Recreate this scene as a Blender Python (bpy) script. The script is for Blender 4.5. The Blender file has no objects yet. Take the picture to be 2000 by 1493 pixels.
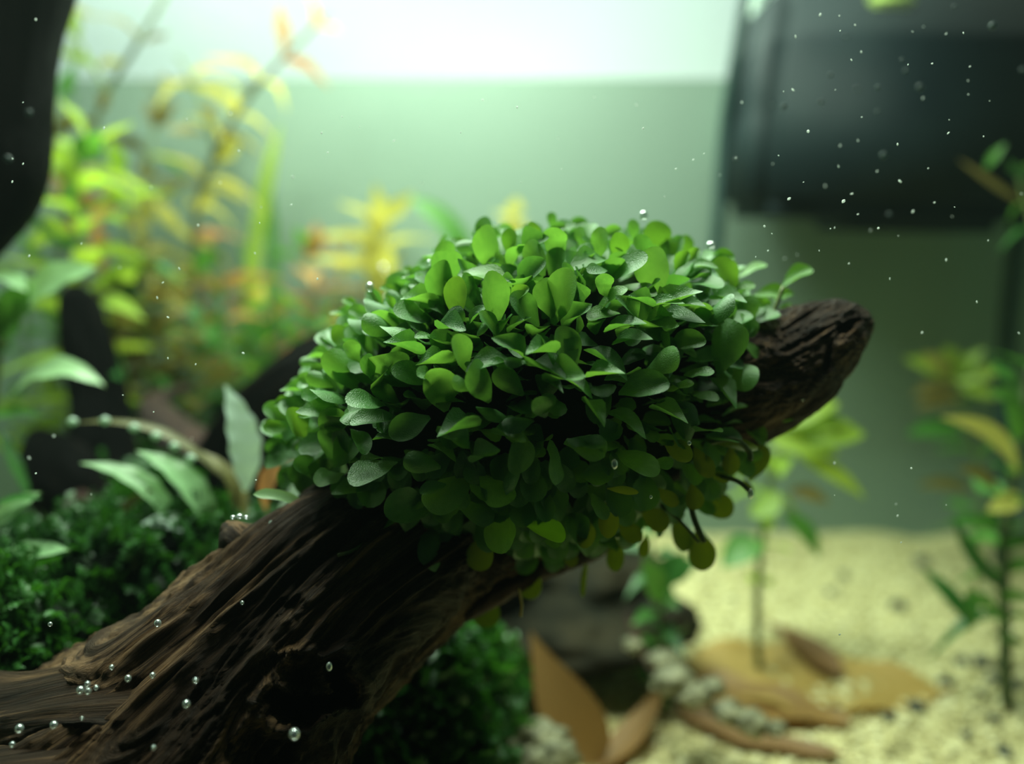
import bpy, math, random
from mathutils import Vector, Matrix, noise

random.seed(7)
R = random.Random(11)
S = bpy.context.scene
COL = S.collection
F_PX = 1570.0
PITCH = math.radians(10)
CAM = Vector((0, 0, 1.34))          # one unit is ten centimetres
FW = Vector((0, math.cos(PITCH), -math.sin(PITCH)))
UP = Vector((0, math.sin(PITCH), math.cos(PITCH)))
RT = Vector((1, 0, 0))

def at(px, py, d):
    """a point of the tank from the photograph's pixel and its depth"""
    return CAM + d * (FW + (px - 1000) / F_PX * RT - (py - 746.5) / F_PX * UP)

def pix(p):
    v = p - CAM
    d = v.dot(FW)
    return 1000 + F_PX * v.dot(RT) / d, 746.5 - F_PX * v.dot(UP) / d, d

# ------------------------------------------------------------------ camera, light, exposure
cam_data = bpy.data.cameras.new('camera')
cam = bpy.data.objects.new('camera', cam_data)
COL.objects.link(cam)
cam.location = CAM
cam.rotation_euler = (math.pi / 2 - PITCH, 0, 0)
cam_data.sensor_width = 36
cam_data.lens = 36 * F_PX / 2000
cam_data.clip_start = 0.01
cam_data.clip_end = 200
cam_data.dof.use_dof = True
cam_data.dof.focus_distance = 1.19
cam_data.dof.aperture_fstop = (cam_data.lens / 1000) / 0.046
S.camera = cam

world = bpy.data.worlds.new('world')
S.world = world
world.use_nodes = True
wb = world.node_tree.nodes['Background']
wb.inputs[0].default_value = (0.35, 0.75, 0.62, 1)
wb.inputs[1].default_value = 0.012

def area(name, loc, target, sx, sy, power, color):
    l = bpy.data.lights.new(name, 'AREA')
    l.shape = 'RECTANGLE'; l.size = sx; l.size_y = sy; l.energy = power; l.color = color
    o = bpy.data.objects.new(name, l)
    COL.objects.link(o)
    o.location = loc
    o.rotation_euler = (Vector(target) - Vector(loc)).to_track_quat('-Z', 'Y').to_euler()
    return o

area('aquarium_lamp', (-0.50, 2.85, 2.85), (-0.4, 2.75, 0), 2.4, 0.5, 125, (0.95, 1.0, 0.88))
area('aquarium_lamp', (-0.05, 1.85, 3.15), (-0.05, 1.85, 0), 1.8, 0.4, 105, (0.97, 1.0, 0.88))
area('far_wall_fill_light', (-0.7, 4.0, 4.2), (-0.7, 5.2, 2.6), 4.6, 0.5, 125, (0.86, 1.0, 0.95))  # added fill lamp that brightens the far wall, not a known window

S.view_settings.view_transform = 'Standard'
S.view_settings.look = 'None'
S.view_settings.exposure = 0.0
S.view_settings.gamma = 1.0
S.view_settings.use_curve_mapping = False
S.cycles.max_bounces = 7
S.cycles.diffuse_bounces = 3
S.cycles.glossy_bounces = 3
S.cycles.transmission_bounces = 4
S.cycles.transparent_max_bounces = 12
S.cycles.volume_bounces = 0
S.cycles.caustics_reflective = False
S.cycles.caustics_refractive = False
S.cycles.use_denoising = True
S.cycles.sample_clamp_indirect = 4.0

# ------------------------------------------------------------------ materials
def newmat(name):
    m = bpy.data.materials.new(name)
    m.use_nodes = True
    nt = m.node_tree
    for n in list(nt.nodes):
        nt.nodes.remove(n)
    out = nt.nodes.new('ShaderNodeOutputMaterial')
    return m, nt, out

def N(nt, kind, **kw):
    n = nt.nodes.new(kind)
    for k, v in kw.items():
        if k.startswith('i_'):
            key = k[2:].replace('_', ' ')
            n.inputs[key].default_value = v
        else:
            setattr(n, k, v)
    return n

def rgba(c):
    return (c[0], c[1], c[2], 1)

def leafmat(name, c1, c2, transl=0.35, rough=0.38, tcol=None, bump=0.25, scale=60, spec=0.5, sheen=None):
    m, nt, out = newmat(name)
    L = nt.links
    tc = N(nt, 'ShaderNodeTexCoord')
    oi = N(nt, 'ShaderNodeObjectInfo')
    at_ = N(nt, 'ShaderNodeAttribute', attribute_name='tone')
    no = N(nt, 'ShaderNodeTexNoise', i_Scale=scale * 0.12, i_Detail=3.0)
    L.new(tc.outputs['Object'], no.inputs['Vector'])
    geo = N(nt, 'ShaderNodeNewGeometry')
    fine = N(nt, 'ShaderNodeTexNoise', i_Scale=scale * 9, i_Detail=2.0)
    L.new(geo.outputs['Position'], fine.inputs['Vector'])
    a = N(nt, 'ShaderNodeMath', operation='MULTIPLY_ADD')
    a.inputs[1].default_value = 0.55; L.new(oi.outputs['Random'], a.inputs[0])
    b = N(nt, 'ShaderNodeMath', operation='MULTIPLY'); b.inputs[1].default_value = 0.45
    L.new(no.outputs['Fac'], b.inputs[0]); L.new(b.outputs[0], a.inputs[2])
    c = N(nt, 'ShaderNodeMath', operation='ADD'); c.use_clamp = True
    L.new(a.outputs[0], c.inputs[0]); L.new(at_.outputs['Fac'], c.inputs[1])
    mix = N(nt, 'ShaderNodeMix', data_type='RGBA')
    mix.inputs[6].default_value = rgba(c1); mix.inputs[7].default_value = rgba(c2)
    L.new(c.outputs[0], mix.inputs[0])
    bp = N(nt, 'ShaderNodeBump', i_Strength=bump, i_Distance=0.0012)
    L.new(fine.outputs['Fac'], bp.inputs['Height'])
    pr = N(nt, 'ShaderNodeBsdfPrincipled', i_Roughness=rough)
    pr.inputs['Specular IOR Level'].default_value = spec
    L.new(mix.outputs[2], pr.inputs['Base Color']); L.new(bp.outputs[0], pr.inputs['Normal'])
    tr = N(nt, 'ShaderNodeBsdfTranslucent')
    tm = N(nt, 'ShaderNodeMix', data_type='RGBA', blend_type='MULTIPLY')
    tm.inputs[0].default_value = 1.0
    L.new(mix.outputs[2], tm.inputs[6]); tm.inputs[7].default_value = rgba(tcol or (2.6, 1.9, 0.8))
    L.new(tm.outputs[2], tr.inputs['Color'])
    ms = N(nt, 'ShaderNodeMixShader'); ms.inputs[0].default_value = transl
    L.new(pr.outputs[0], ms.inputs[1]); L.new(tr.outputs[0], ms.inputs[2])
    L.new(ms.outputs[0], out.inputs[0])
    return m

def plainmat(name, c1, c2=None, rough=0.6, scale=8, bump=0.3, dist=0.004, spec=0.4, coord='Object', metallic=0.0):
    m, nt, out = newmat(name)
    L = nt.links
    tc = N(nt, 'ShaderNodeTexCoord')
    no = N(nt, 'ShaderNodeTexNoise', i_Scale=scale, i_Detail=6.0, i_Roughness=0.6)
    L.new(tc.outputs[coord], no.inputs['Vector'])
    ramp = N(nt, 'ShaderNodeMapRange'); ramp.inputs[1].default_value = 0.35; ramp.inputs[2].default_value = 0.65
    L.new(no.outputs['Fac'], ramp.inputs[0])
    mix = N(nt, 'ShaderNodeMix', data_type='RGBA')
    mix.inputs[6].default_value = rgba(c1); mix.inputs[7].default_value = rgba(c2 or c1)
    L.new(ramp.outputs[0], mix.inputs[0])
    pr = N(nt, 'ShaderNodeBsdfPrincipled', i_Roughness=rough, i_Metallic=metallic)
    pr.inputs['Specular IOR Level'].default_value = spec
    bp = N(nt, 'ShaderNodeBump', i_Strength=bump, i_Distance=dist)
    L.new(no.outputs['Fac'], bp.inputs['Height']); L.new(bp.outputs[0], pr.inputs['Normal'])
    L.new(mix.outputs[2], pr.inputs['Base Color'])
    L.new(pr.outputs[0], out.inputs[0])
    return m

def woodmat(name, dark, mid, light, bump=1.0, spec=0.3):
    """fibrous driftwood; the 'grain' attribute runs round and along the piece"""
    m, nt, out = newmat(name)
    L = nt.links
    at_ = N(nt, 'ShaderNodeAttribute', attribute_name='grain')
    big = N(nt, 'ShaderNodeTexNoise', i_Scale=1.0, i_Detail=4.0, i_Distortion=0.6)
    mpn = N(nt, 'ShaderNodeMapping'); mpn.inputs['Scale'].default_value = (1, 1, 0.28)
    L.new(at_.outputs['Vector'], mpn.inputs[0])
    fib = N(nt, 'ShaderNodeTexNoise', i_Scale=13.0, i_Detail=9.0, i_Roughness=0.72, i_Distortion=0.3)
    L.new(at_.outputs['Vector'], big.inputs['Vector']); L.new(mpn.outputs[0], fib.inputs['Vector'])
    add = N(nt, 'ShaderNodeMath', operation='MULTIPLY_ADD'); add.inputs[1].default_value = 0.55
    L.new(big.outputs['Fac'], add.inputs[0])
    m2 = N(nt, 'ShaderNodeMath', operation='MULTIPLY'); m2.inputs[1].default_value = 0.45
    L.new(fib.outputs['Fac'], m2.inputs[0]); L.new(m2.outputs[0], add.inputs[2])
    cr = N(nt, 'ShaderNodeValToRGB')
    e = cr.color_ramp.elements
    e[0].position = 0.36; e[0].color = rgba(dark)
    e[1].position = 0.68; e[1].color = rgba(light)
    x = e.new(0.52); x.color = rgba(mid)
    L.new(add.outputs[0], cr.inputs[0])
    bp = N(nt, 'ShaderNodeBump', i_Strength=bump, i_Distance=0.011)
    L.new(fib.outputs['Fac'], bp.inputs['Height'])
    pr = N(nt, 'ShaderNodeBsdfPrincipled', i_Roughness=0.55)
    pr.inputs['Specular IOR Level'].default_value = spec
    L.new(cr.outputs[0], pr.inputs['Base Color']); L.new(bp.outputs[0], pr.inputs['Normal'])
    L.new(pr.outputs[0], out.inputs[0])
    return m

M = {}
M['carpet'] = leafmat('carpet_leaf', (0.048, 0.185, 0.045), (0.155, 0.38, 0.095), 0.31, 0.36, (2.2, 1.9, 0.7), 1.0, 60, 0.8)
M['carpet_olive'] = leafmat('carpet_leaf_olive', (0.075, 0.15, 0.018), (0.125, 0.19, 0.03), 0.5, 0.42, (2.2, 1.8, 0.6), 0.4, 60)
M['carpet_bright'] = leafmat('carpet_leaf_bright', (0.12, 0.36, 0.03), (0.17, 0.45, 0.05), 0.5, 0.36, (2.0, 1.7, 0.6), 0.4, 60)
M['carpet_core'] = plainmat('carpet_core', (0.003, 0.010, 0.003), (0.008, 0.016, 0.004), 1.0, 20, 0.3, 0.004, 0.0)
M['carpet_yellow'] = leafmat('carpet_leaf_yellow', (0.08, 0.25, 0.035), (0.14, 0.34, 0.06), 0.35, 0.38, (2.0, 1.6, 0.6), 0.8, 60)
M['wood'] = woodmat('driftwood', (0.003, 0.002, 0.001), (0.050, 0.027, 0.014), (0.36, 0.21, 0.105), 1.0, 0.2)
M['wood_dark'] = woodmat('dark_driftwood', (0.001, 0.001, 0.001), (0.003, 0.003, 0.003), (0.014, 0.009, 0.007), spec=0.03)
M['wood_red'] = woodmat('red_driftwood', (0.01, 0.005, 0.004), (0.05, 0.022, 0.015), (0.15, 0.065, 0.04))
M['yellow'] = leafmat('yellow_leaf', (0.46, 0.44, 0.08), (0.64, 0.58, 0.17), 0.55, 0.45, (1.15, 1.1, 0.9), 0.1)
M['lime'] = leafmat('lime_leaf', (0.24, 0.42, 0.05), (0.42, 0.55, 0.09), 0.55, 0.45, (1.35, 1.25, 0.8), 0.1)
M['green'] = leafmat('green_leaf', (0.05, 0.20, 0.035), (0.12, 0.31, 0.055), 0.45, 0.42, (1.4, 1.2, 0.7), 0.1)
M['deep'] = leafmat('deep_green_leaf', (0.018, 0.085, 0.018), (0.05, 0.17, 0.03), 0.3, 0.42, (1.8, 1.6, 0.7), 0.1)
M['orange'] = leafmat('orange_leaf', (0.50, 0.20, 0.07), (0.58, 0.35, 0.12), 0.45, 0.5, (1.1, 1.0, 0.9), 0.1)
M['olive'] = leafmat('olive_leaf', (0.10, 0.11, 0.028), (0.22, 0.17, 0.045), 0.4, 0.5, (1.2, 1.1, 0.8), 0.1)
M['pale'] = leafmat('pale_green_leaf', (0.28, 0.52, 0.24), (0.42, 0.66, 0.34), 0.45, 0.35, (1.3, 1.25, 0.7), 0.3, 20, 0.6)
M['silver'] = leafmat('silvery_leaf', (0.45, 0.60, 0.50), (0.60, 0.74, 0.64), 0.4, 0.3, (1.1, 1.15, 0.9), 0.4, 20, 0.7)
M['moss'] = leafmat('moss_leaf', (0.012, 0.055, 0.010), (0.04, 0.16, 0.022), 0.3, 0.4, (1.8, 1.7, 0.7), 0.1)
M['moss_core'] = plainmat('moss_core', (0.006, 0.016, 0.006), (0.012, 0.03, 0.008), 0.9, 12)
M['stem'] = leafmat('plant_stem', (0.10, 0.16, 0.04), (0.18, 0.22, 0.06), 0.1, 0.5)
M['stem_dark'] = leafmat('dark_plant_stem', (0.05, 0.08, 0.03), (0.09, 0.12, 0.04), 0.1, 0.5)
M['dead'] = leafmat('dead_leaf', (0.15, 0.075, 0.022), (0.30, 0.165, 0.045), 0.25, 0.55, (1.4, 1.1, 0.6), 0.4, 14)
M['dead_tan'] = leafmat('tan_dead_leaf', (0.30, 0.17, 0.045), (0.48, 0.32, 0.09), 0.25, 0.55, (1.4, 1.1, 0.6), 0.4, 14)
M['dead_dark'] = leafmat('dark_dead_leaf', (0.10, 0.045, 0.015), (0.20, 0.10, 0.03), 0.15, 0.6, (1.4, 1.1, 0.6), 0.4, 14)
M['film'] = plainmat('background_film', (0.200, 0.275, 0.225), (0.215, 0.29, 0.24), 0.75, 1.2, 0.02)
M['side'] = plainmat('side_film', (0.20, 0.28, 0.22), (0.22, 0.30, 0.24), 0.7, 1.2, 0.02)
M['white_wall'] = plainmat('room_wall', (0.80, 0.86, 0.82), (0.84, 0.88, 0.85), 0.8, 1.0, 0.02)
M['filter'] = plainmat('black_plastic', (0.006, 0.013, 0.016), (0.010, 0.020, 0.022), 0.6, 3, 0.05, 0.004, 0.15)
M['filter_label'] = plainmat('lime_plastic', (0.35, 0.50, 0.08), (0.38, 0.54, 0.1), 0.5, 3, 0.02)
M['cable'] = plainmat('black_rubber', (0.012, 0.035, 0.035), (0.016, 0.045, 0.04), 0.45, 3, 0.05)
M['tube'] = plainmat('pale_reflection_strip', (0.45, 0.62, 0.52), (0.5, 0.66, 0.56), 0.3, 3, 0.02)  # pale colour standing in for a reflection beside the filter
M['rock'] = plainmat('dark_rock', (0.005, 0.007, 0.005), (0.030, 0.024, 0.013), 0.8, 5, 0.6, 0.03, 0.1)
M['stone'] = plainmat('pale_stone', (0.05, 0.055, 0.035), (0.36, 0.33, 0.19), 0.7, 9, 0.6, 0.02)
M['black_stone'] = plainmat('black_stone', (0.02, 0.03, 0.028), (0.05, 0.06, 0.05), 0.5, 9, 0.4, 0.01)
M['soil'] = plainmat('dark_soil', (0.010, 0.014, 0.008), (0.03, 0.028, 0.016), 0.9, 9, 0.6, 0.03)
M['speck'] = leafmat('speck', (0.9, 0.95, 0.92), (0.95, 1, 0.97), 0.55, 0.3, (1, 1, 1), 0.0)
M['dull_speck'] = leafmat('dull_speck', (0.10, 0.16, 0.15), (0.2, 0.27, 0.26), 0.5, 0.3, (1, 1, 1), 0.0)
M['root'] = leafmat('pale_root', (0.45, 0.45, 0.2), (0.5, 0.5, 0.25), 0.3, 0.5)

def sandmat():
    m, nt, out = newmat('sand')
    L = nt.links
    at_ = N(nt, 'ShaderNodeAttribute', attribute_name='tone')
    tc = N(nt, 'ShaderNodeTexCoord')
    no = N(nt, 'ShaderNodeTexNoise', i_Scale=45.0, i_Detail=4.0)
    L.new(tc.outputs['Object'], no.inputs['Vector'])
    ad = N(nt, 'ShaderNodeMath', operation='ADD'); ad.use_clamp = True
    L.new(at_.outputs['Fac'], ad.inputs[0]); L.new(no.outputs['Fac'], ad.inputs[1])
    cr = N(nt, 'ShaderNodeValToRGB')
    e = cr.color_ramp.elements
    e[0].position = 0.25; e[0].color = (0.28, 0.24, 0.10, 1)
    e[1].position = 0.95; e[1].color = (0.88, 0.82, 0.53, 1)
    x = e.new(0.5); x.color = (0.58, 0.50, 0.24, 1)
    L.new(ad.outputs[0], cr.inputs[0])
    pr = N(nt, 'ShaderNodeBsdfPrincipled', i_Roughness=0.7)
    bp = N(nt, 'ShaderNodeBump', i_Strength=0.6, i_Distance=0.01)
    L.new(no.outputs['Fac'], bp.inputs['Height']); L.new(bp.outputs[0], pr.inputs['Normal'])
    L.new(cr.outputs[0], pr.inputs['Base Color']); L.new(pr.outputs[0], out.inputs[0])
    return m
M['sand'] = sandmat()

def bubblemat():
    m, nt, out = newmat('air_bubble')
    L = nt.links
    g = N(nt, 'ShaderNodeBsdfGlossy', i_Roughness=0.12); g.inputs[0].default_value = (0.95, 1, 1, 1)
    d = N(nt, 'ShaderNodeBsdfDiffuse'); d.inputs[0].default_value = (0.75, 0.9, 0.9, 1)
    t = N(nt, 'ShaderNodeBsdfTransparent')
    lw = N(nt, 'ShaderNodeLayerWeight', i_Blend=0.45)
    a = N(nt, 'ShaderNodeMixShader'); a.inputs[0].default_value = 0.25
    L.new(g.outputs[0], a.inputs[1]); L.new(d.outputs[0], a.inputs[2])
    b = N(nt, 'ShaderNodeMixShader')
    mr = N(nt, 'ShaderNodeMapRange'); mr.inputs[3].default_value = 0.35; mr.inputs[4].default_value = 1.0
    L.new(lw.outputs['Facing'], mr.inputs[0]); L.new(mr.outputs[0], b.inputs[0])
    L.new(t.outputs[0], b.inputs[1]); L.new(a.outputs[0], b.inputs[2])
    L.new(b.outputs[0], out.inputs[0])
    return m
M['bubble'] = bubblemat()

def sheetmat(name, glow, gloss, gcol=(0.9, 1, 0.96)):
    m, nt, out = newmat(name)
    L = nt.links
    t = N(nt, 'ShaderNodeBsdfTransparent'); t.inputs[0].default_value = (0.97, 1, 0.98, 1)
    tr = N(nt, 'ShaderNodeBsdfTranslucent'); tr.inputs[0].default_value = rgba(gcol)
    g = N(nt, 'ShaderNodeBsdfGlossy', i_Roughness=0.08); g.inputs[0].default_value = (0.9, 1, 0.95, 1)
    no = N(nt, 'ShaderNodeTexNoise', i_Scale=3.0, i_Detail=2.0)
    tc = N(nt, 'ShaderNodeTexCoord'); L.new(tc.outputs['Object'], no.inputs['Vector'])
    bp = N(nt, 'ShaderNodeBump', i_Strength=0.3, i_Distance=0.02); L.new(no.outputs['Fac'], bp.inputs['Height'])
    L.new(bp.outputs[0], g.inputs['Normal'])
    a = N(nt, 'ShaderNodeMixShader'); a.inputs[0].default_value = glow
    b = N(nt, 'ShaderNodeMixShader'); b.inputs[0].default_value = gloss
    L.new(t.outputs[0], a.inputs[1]); L.new(tr.outputs[0], a.inputs[2])
    L.new(a.outputs[0], b.inputs[1]); L.new(g.outputs[0], b.inputs[2])
    L.new(b.outputs[0], out.inputs[0])
    return m
M['surface'] = sheetmat('water_surface', 0.015, 0.05)
M['glass'] = sheetmat('front_glass', 0.0, 0.012)

# ------------------------------------------------------------------ mesh helpers
def link(name, verts, faces, mat, parent=None, smooth=True, attrs=None):
    me = bpy.data.meshes.new(name)
    me.from_pydata([tuple(v) for v in verts], [], faces)
    if smooth:
        me.polygons.foreach_set('use_smooth', [True] * len(me.polygons))
    if attrs:
        for k, (typ, data) in attrs.items():
            a = me.attributes.new(k, typ, 'POINT')
            if typ == 'FLOAT':
                a.data.foreach_set('value', data)
            else:
                a.data.foreach_set('vector', [c for v in data for c in v])
    me.materials.append(mat)
    return link_mesh(name, me, parent)

def link_mesh(name, me, parent=None):
    o = bpy.data.objects.new(name, me)
    COL.objects.link(o)
    if parent is not None:
        o.parent = parent
    return o

def thing(name, label, cat, loc=(0, 0, 0), group=None):
    o = bpy.data.objects.new(name, None)
    o.empty_display_size = 0.05
    COL.objects.link(o)
    o.location = loc
    tag(o, label, cat, group)
    return o

def tag(o, label, cat, group=None, kind=None):
    o['label'] = label; o['category'] = cat
    if group: o['group'] = group
    if kind: o['kind'] = kind
    return o

def keep(o, parent):
    """parent without moving: child data are written in world space"""
    o.parent = parent
    o.matrix_parent_inverse = Matrix.Translation(-Vector(parent.location))
    return o

def struct(name, verts, faces, mat, smooth=False):
    o = link(name, verts, faces, mat, smooth=smooth)
    o['kind'] = 'structure'
    return o

def box_v(x0, x1, y0, y1, z0, z1):
    v = [(x, y, z) for x in (x0, x1) for y in (y0, y1) for z in (z0, z1)]
    f = [(0, 1, 3, 2), (4, 6, 7, 5), (0, 4, 5, 1), (2, 3, 7, 6), (0, 2, 6, 4), (1, 5, 7, 3)]
    return v, f

def spline(pts, n):
    """Catmull-Rom through tuples of any size"""
    P = [pts[0]] + list(pts) + [pts[-1]]
    out = []
    segs = len(pts) - 1
    for i in range(n):
        t = i / (n - 1) * segs
        k = min(int(t), segs - 1); u = t - k
        a, b, c, d = P[k], P[k + 1], P[k + 2], P[k + 3]
        out.append(tuple(0.5 * (2 * b[j] + (c[j] - a[j]) * u + (2 * a[j] - 5 * b[j] + 4 * c[j] - d[j]) * u * u
                         + (-a[j] + 3 * b[j] - 3 * c[j] + d[j]) * u ** 3) for j in range(len(b))))
    return out

def frames(pts):
    T = []
    for i in range(len(pts)):
        a = pts[max(0, i - 1)]; b = pts[min(len(pts) - 1, i + 1)]
        T.append((b - a).normalized())
    nrm = T[0].orthogonal().normalized()
    fr = []
    for t in T:
        nrm = (nrm - t * nrm.dot(t)).normalized()
        fr.append((t, nrm, t.cross(nrm)))
    return fr

def tube_mesh(ctrl, rings, segs, disp=None, gk=9.0, gv=1.2, cap=True):
    """ctrl: (x,y,z,r); returns verts, faces, grain"""
    sp = spline(ctrl, rings)
    pts = [Vector(p[:3]) for p in sp]
    fr = frames(pts)
    V, Fc, G = [], [], []
    length = 0
    for i, (p, (t, a, b)) in enumerate(zip(pts, fr)):
        if i: length += (p - pts[i - 1]).length
        r = max(sp[i][3], 0.001)
        for k in range(segs):
            an = 2 * math.pi * k / segs
            d = a * math.cos(an) + b * math.sin(an)
            g = Vector((math.cos(an) * r * gk, math.sin(an) * r * gk, length * gv))
            w_ = noise.noise_vector(Vector((g.x * .55, g.y * .55, length * 2.0)))
            g = g + Vector((w_.x * 1.7, w_.y * 1.7, w_.z * 0.5))
            q = r
            if disp: q = r * (1 + disp(g, an, i / (rings - 1)))
            V.append(p + d * q); G.append(g)
    for i in range(rings - 1):
        for k in range(segs):
            k2 = (k + 1) % segs
            Fc.append((i * segs + k, i * segs + k2, (i + 1) * segs + k2, (i + 1) * segs + k))
    if cap:
        for i, rev in ((0, True), (rings - 1, False)):
            V.append(pts[i]); G.append(G[i * segs] * 0.2); c = len(V) - 1
            for k in range(segs):
                k2 = (k + 1) % segs
                Fc.append((c, i * segs + k2, i * segs + k) if rev else (c, i * segs + k, i * segs + k2))
    return V, Fc, G

def tube(name, ctrl, mat, parent=None, rings=24, segs=8, disp=None):
    V, Fc, G = tube_mesh(ctrl, rings, segs, disp)
    o = link(name, V, Fc, mat, None, True, {'grain': ('FLOAT_VECTOR', G)})
    if parent is not None: keep(o, parent)
    return o

def pt(px, py, d, rpx):
    p = at(px, py, d)
    return (p.x, p.y, p.z, rpx * d / F_PX)

def wood_disp(amp, freq=1.0, seed=0.0):
    off = Vector((seed, seed * 2.3, -seed))
    def f(g, an, t):
        a = noise.fractal(Vector((g.x * 0.35, g.y * 0.35, g.z * 0.5)) * freq + off, 1.0, 2.0, 3)
        w = noise.noise(Vector((g.x * 0.3, g.y * 0.3, g.z * 0.35)) * freq + off * 2)
        b = abs(noise.noise(Vector((g.x * 2.2 + w * 1.5, g.y * 2.2 + w, g.z * 0.5)) * freq - off))
        c = noise.fractal(Vector((g.x * 5.5 + w * 3, g.y * 5.5, g.z * 1.3)) * freq, 1.0, 2.0, 3)
        return amp * (a * 0.9 - b * 0.55 + c * 0.20)
    return f

def lumpy(name, c, rx, ry, rz, mat, parent=None, amp=0.25, freq=2.0, seed=0.0, sub=3, world=True, rot=0.0, flat=False, top=False):
    """an irregular stone or mound, its data around its own origin when top-level"""
    import bmesh
    bm = bmesh.new()
    bmesh.ops.create_icosphere(bm, subdivisions=sub, radius=1)
    V = []
    cr, sr = math.cos(rot), math.sin(rot)
    for v in bm.verts:
        n = v.co.normalized()
        k = 1 + amp * noise.fractal(n * freq + Vector((seed, -seed, seed * 1.7)), 1.0, 2.0, 3)
        if flat: k = min(k, 0.92 + 0.1 * noise.noise(n * 3))
        x, y, z = n.x * k * rx, n.y * k * ry, n.z * k * rz
        V.append(Vector((x * cr - z * sr, y, x * sr + z * cr)) + (Vector(c) if parent else Vector()))
    Fc = [[v.index for v in f.verts] for f in bm.faces]
    bm.free()
    o = link(name, V, Fc, mat, None, True, {'grain': ('FLOAT_VECTOR', [v * 6 for v in V])})
    if parent is not None: keep(o, parent)
    else: o.location = c
    return o

# leaf shapes of unit size: base at the origin, tip along +Y, width along X, face along +Z
def prof_round(t):   # spoon-shaped: stalk, then broad and round
    if t < 0.12: return 0.07 + t * 0.5
    u = (t - 0.12) / 0.88
    if u >= 1: return 0.0
    k = 0.60                       # the widest place
    if u < k: return 0.13 + 0.37 * math.sin(math.pi / 2 * u / k) ** 0.85
    return 0.5 * math.sqrt(max(0, 1 - ((u - k) / (1 - k)) ** 2.2))
def prof_oval(t):
    return 0.5 * math.sin(math.pi * t ** 0.85) ** 0.85 + 0.02 * (1 - t)
def prof_lance(t):
    return 0.5 * (math.sin(math.pi * t ** 0.62)) ** 1.1 + 0.05 * (1 - t)
def prof_blade(t):
    return 0.5 * min(1, (1 - t) * 5) ** 0.6 * (0.7 + 0.3 * min(1, t * 4))

def leaf_geo(prof, rows=9, cols=4, cup=0.25, bend=0.25, wave=0.0, wn=3, twist=0.0, seed=0, serr=0.0, fold=0.0):
    rr = random.Random(seed)
    V, Fc = [], []
    ph = rr.random() * 6
    for i in range(rows + 1):
        t = math.sin(math.pi / 2 * i / rows) ** 0.9 if i < rows else 1.0
        w = prof(t)
        if serr: w *= 1 + serr * math.sin(t * wn * 2 * math.pi)
        y = t; z = -bend * t * t + 0.0
        tw = twist * t
        for j in range(cols + 1):
            s = (j / cols) * 2 - 1
            x = s * w
            zz = cup * (x * x) * 2 + fold * abs(x) + wave * math.sin(t * wn * 6.28 + ph + s) * abs(s) * w
            V.append(Vector((x * math.cos(tw) - zz * math.sin(tw), y, z + zz * math.cos(tw) + x * math.sin(tw))))
    for i in range(rows):
        for j in range(cols):
            a = i * (cols + 1) + j
            Fc.append((a, a + 1, a + cols + 2, a + cols + 1))
    return V, Fc

def leaf_mesh(name, mat, *a, **k):
    V, Fc = leaf_geo(*a, **k)
    me = bpy.data.meshes.new(name)
    me.from_pydata([tuple(v) for v in V], [], Fc)
    me.polygons.foreach_set('use_smooth', [True] * len(me.polygons))
    me.materials.append(mat)
    return me

def basis(origin, ydir, ndir, w, l, h=None):
    y = ydir.normalized()
    z = (ndir - y * ndir.dot(y))
    z = z.normalized() if z.length > 1e-4 else y.orthogonal().normalized()
    x = y.cross(z)
    h = h or l
    return Matrix(((x.x * w, y.x * l, z.x * h, origin.x), (x.y * w, y.y * l, z.y * h, origin.y),
                   (x.z * w, y.z * l, z.z * h, origin.z), (0, 0, 0, 1)))

def put_leaf(me, mtx, parent, name='leaf'):
    o = bpy.data.objects.new(name, me)
    COL.objects.link(o)
    o.parent = parent
    o.matrix_basis = Matrix.Translation(-Vector(parent.location)) @ mtx
    return o

# ------------------------------------------------------------------ the tank
YB, ZS = 3.55, 2.03
v, f = box_v(-3.2, 3.2, YB, YB + 0.05, -0.1, ZS - 0.02)
struct('wall_back', v, f, M['film'])
v, f = box_v(-2.75, -2.70, 0.4, YB, -0.1, ZS + 0.3)
struct('wall_left', v, f, M['side'])
v, f = box_v(2.70, 2.75, 0.4, YB, -0.1, ZS + 0.3)
struct('wall_right', v, f, M['side'])
v, f = box_v(-7, 7, 5.2, 5.3, -1, 7)
struct('wall_far', v, f, M['white_wall'])
v, f = box_v(-2.7, 2.7, 0.40, 0.43, -0.1, ZS + 0.3)
struct('wall_front', v, f, M['glass'])
# water surface with slow ripples
V, Fc = [], []
nx, ny = 60, 40
for j in range(ny + 1):
    for i in range(nx + 1):
        x = -2.7 + 5.4 * i / nx; y = 0.43 + (YB - 0.43) * j / ny
        V.append((x, y, ZS + 0.012 * noise.noise(Vector((x * 2, y * 3, 0)))))
for j in range(ny):
    for i in range(nx):
        a = j * (nx + 1) + i
        Fc.append((a, a + 1, a + nx + 2, a + nx + 1))
ws = struct('water_surface', V, Fc, M['surface'], True)
# the slightly cloudy water
v, f = box_v(-2.69, 2.69, 0.44, YB - 0.01, -0.05, ZS - 0.03)
m, nt, out = newmat('cloudy_water')
vs = N(nt, 'ShaderNodeVolumeScatter', i_Density=0.004, i_Anisotropy=0.3)
vs.inputs[0].default_value = (0.75, 1.0, 0.9, 1)
va = N(nt, 'ShaderNodeVolumeAbsorption', i_Density=0.07)
va.inputs[0].default_value = (0.62, 1.0, 0.78, 1)
ad = N(nt, 'ShaderNodeAddShader')
nt.links.new(vs.outputs[0], ad.inputs[0]); nt.links.new(va.outputs[0], ad.inputs[1])
nt.links.new(ad.outputs[0], out.inputs['Volume'])
struct('water', v, f, m)

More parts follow.
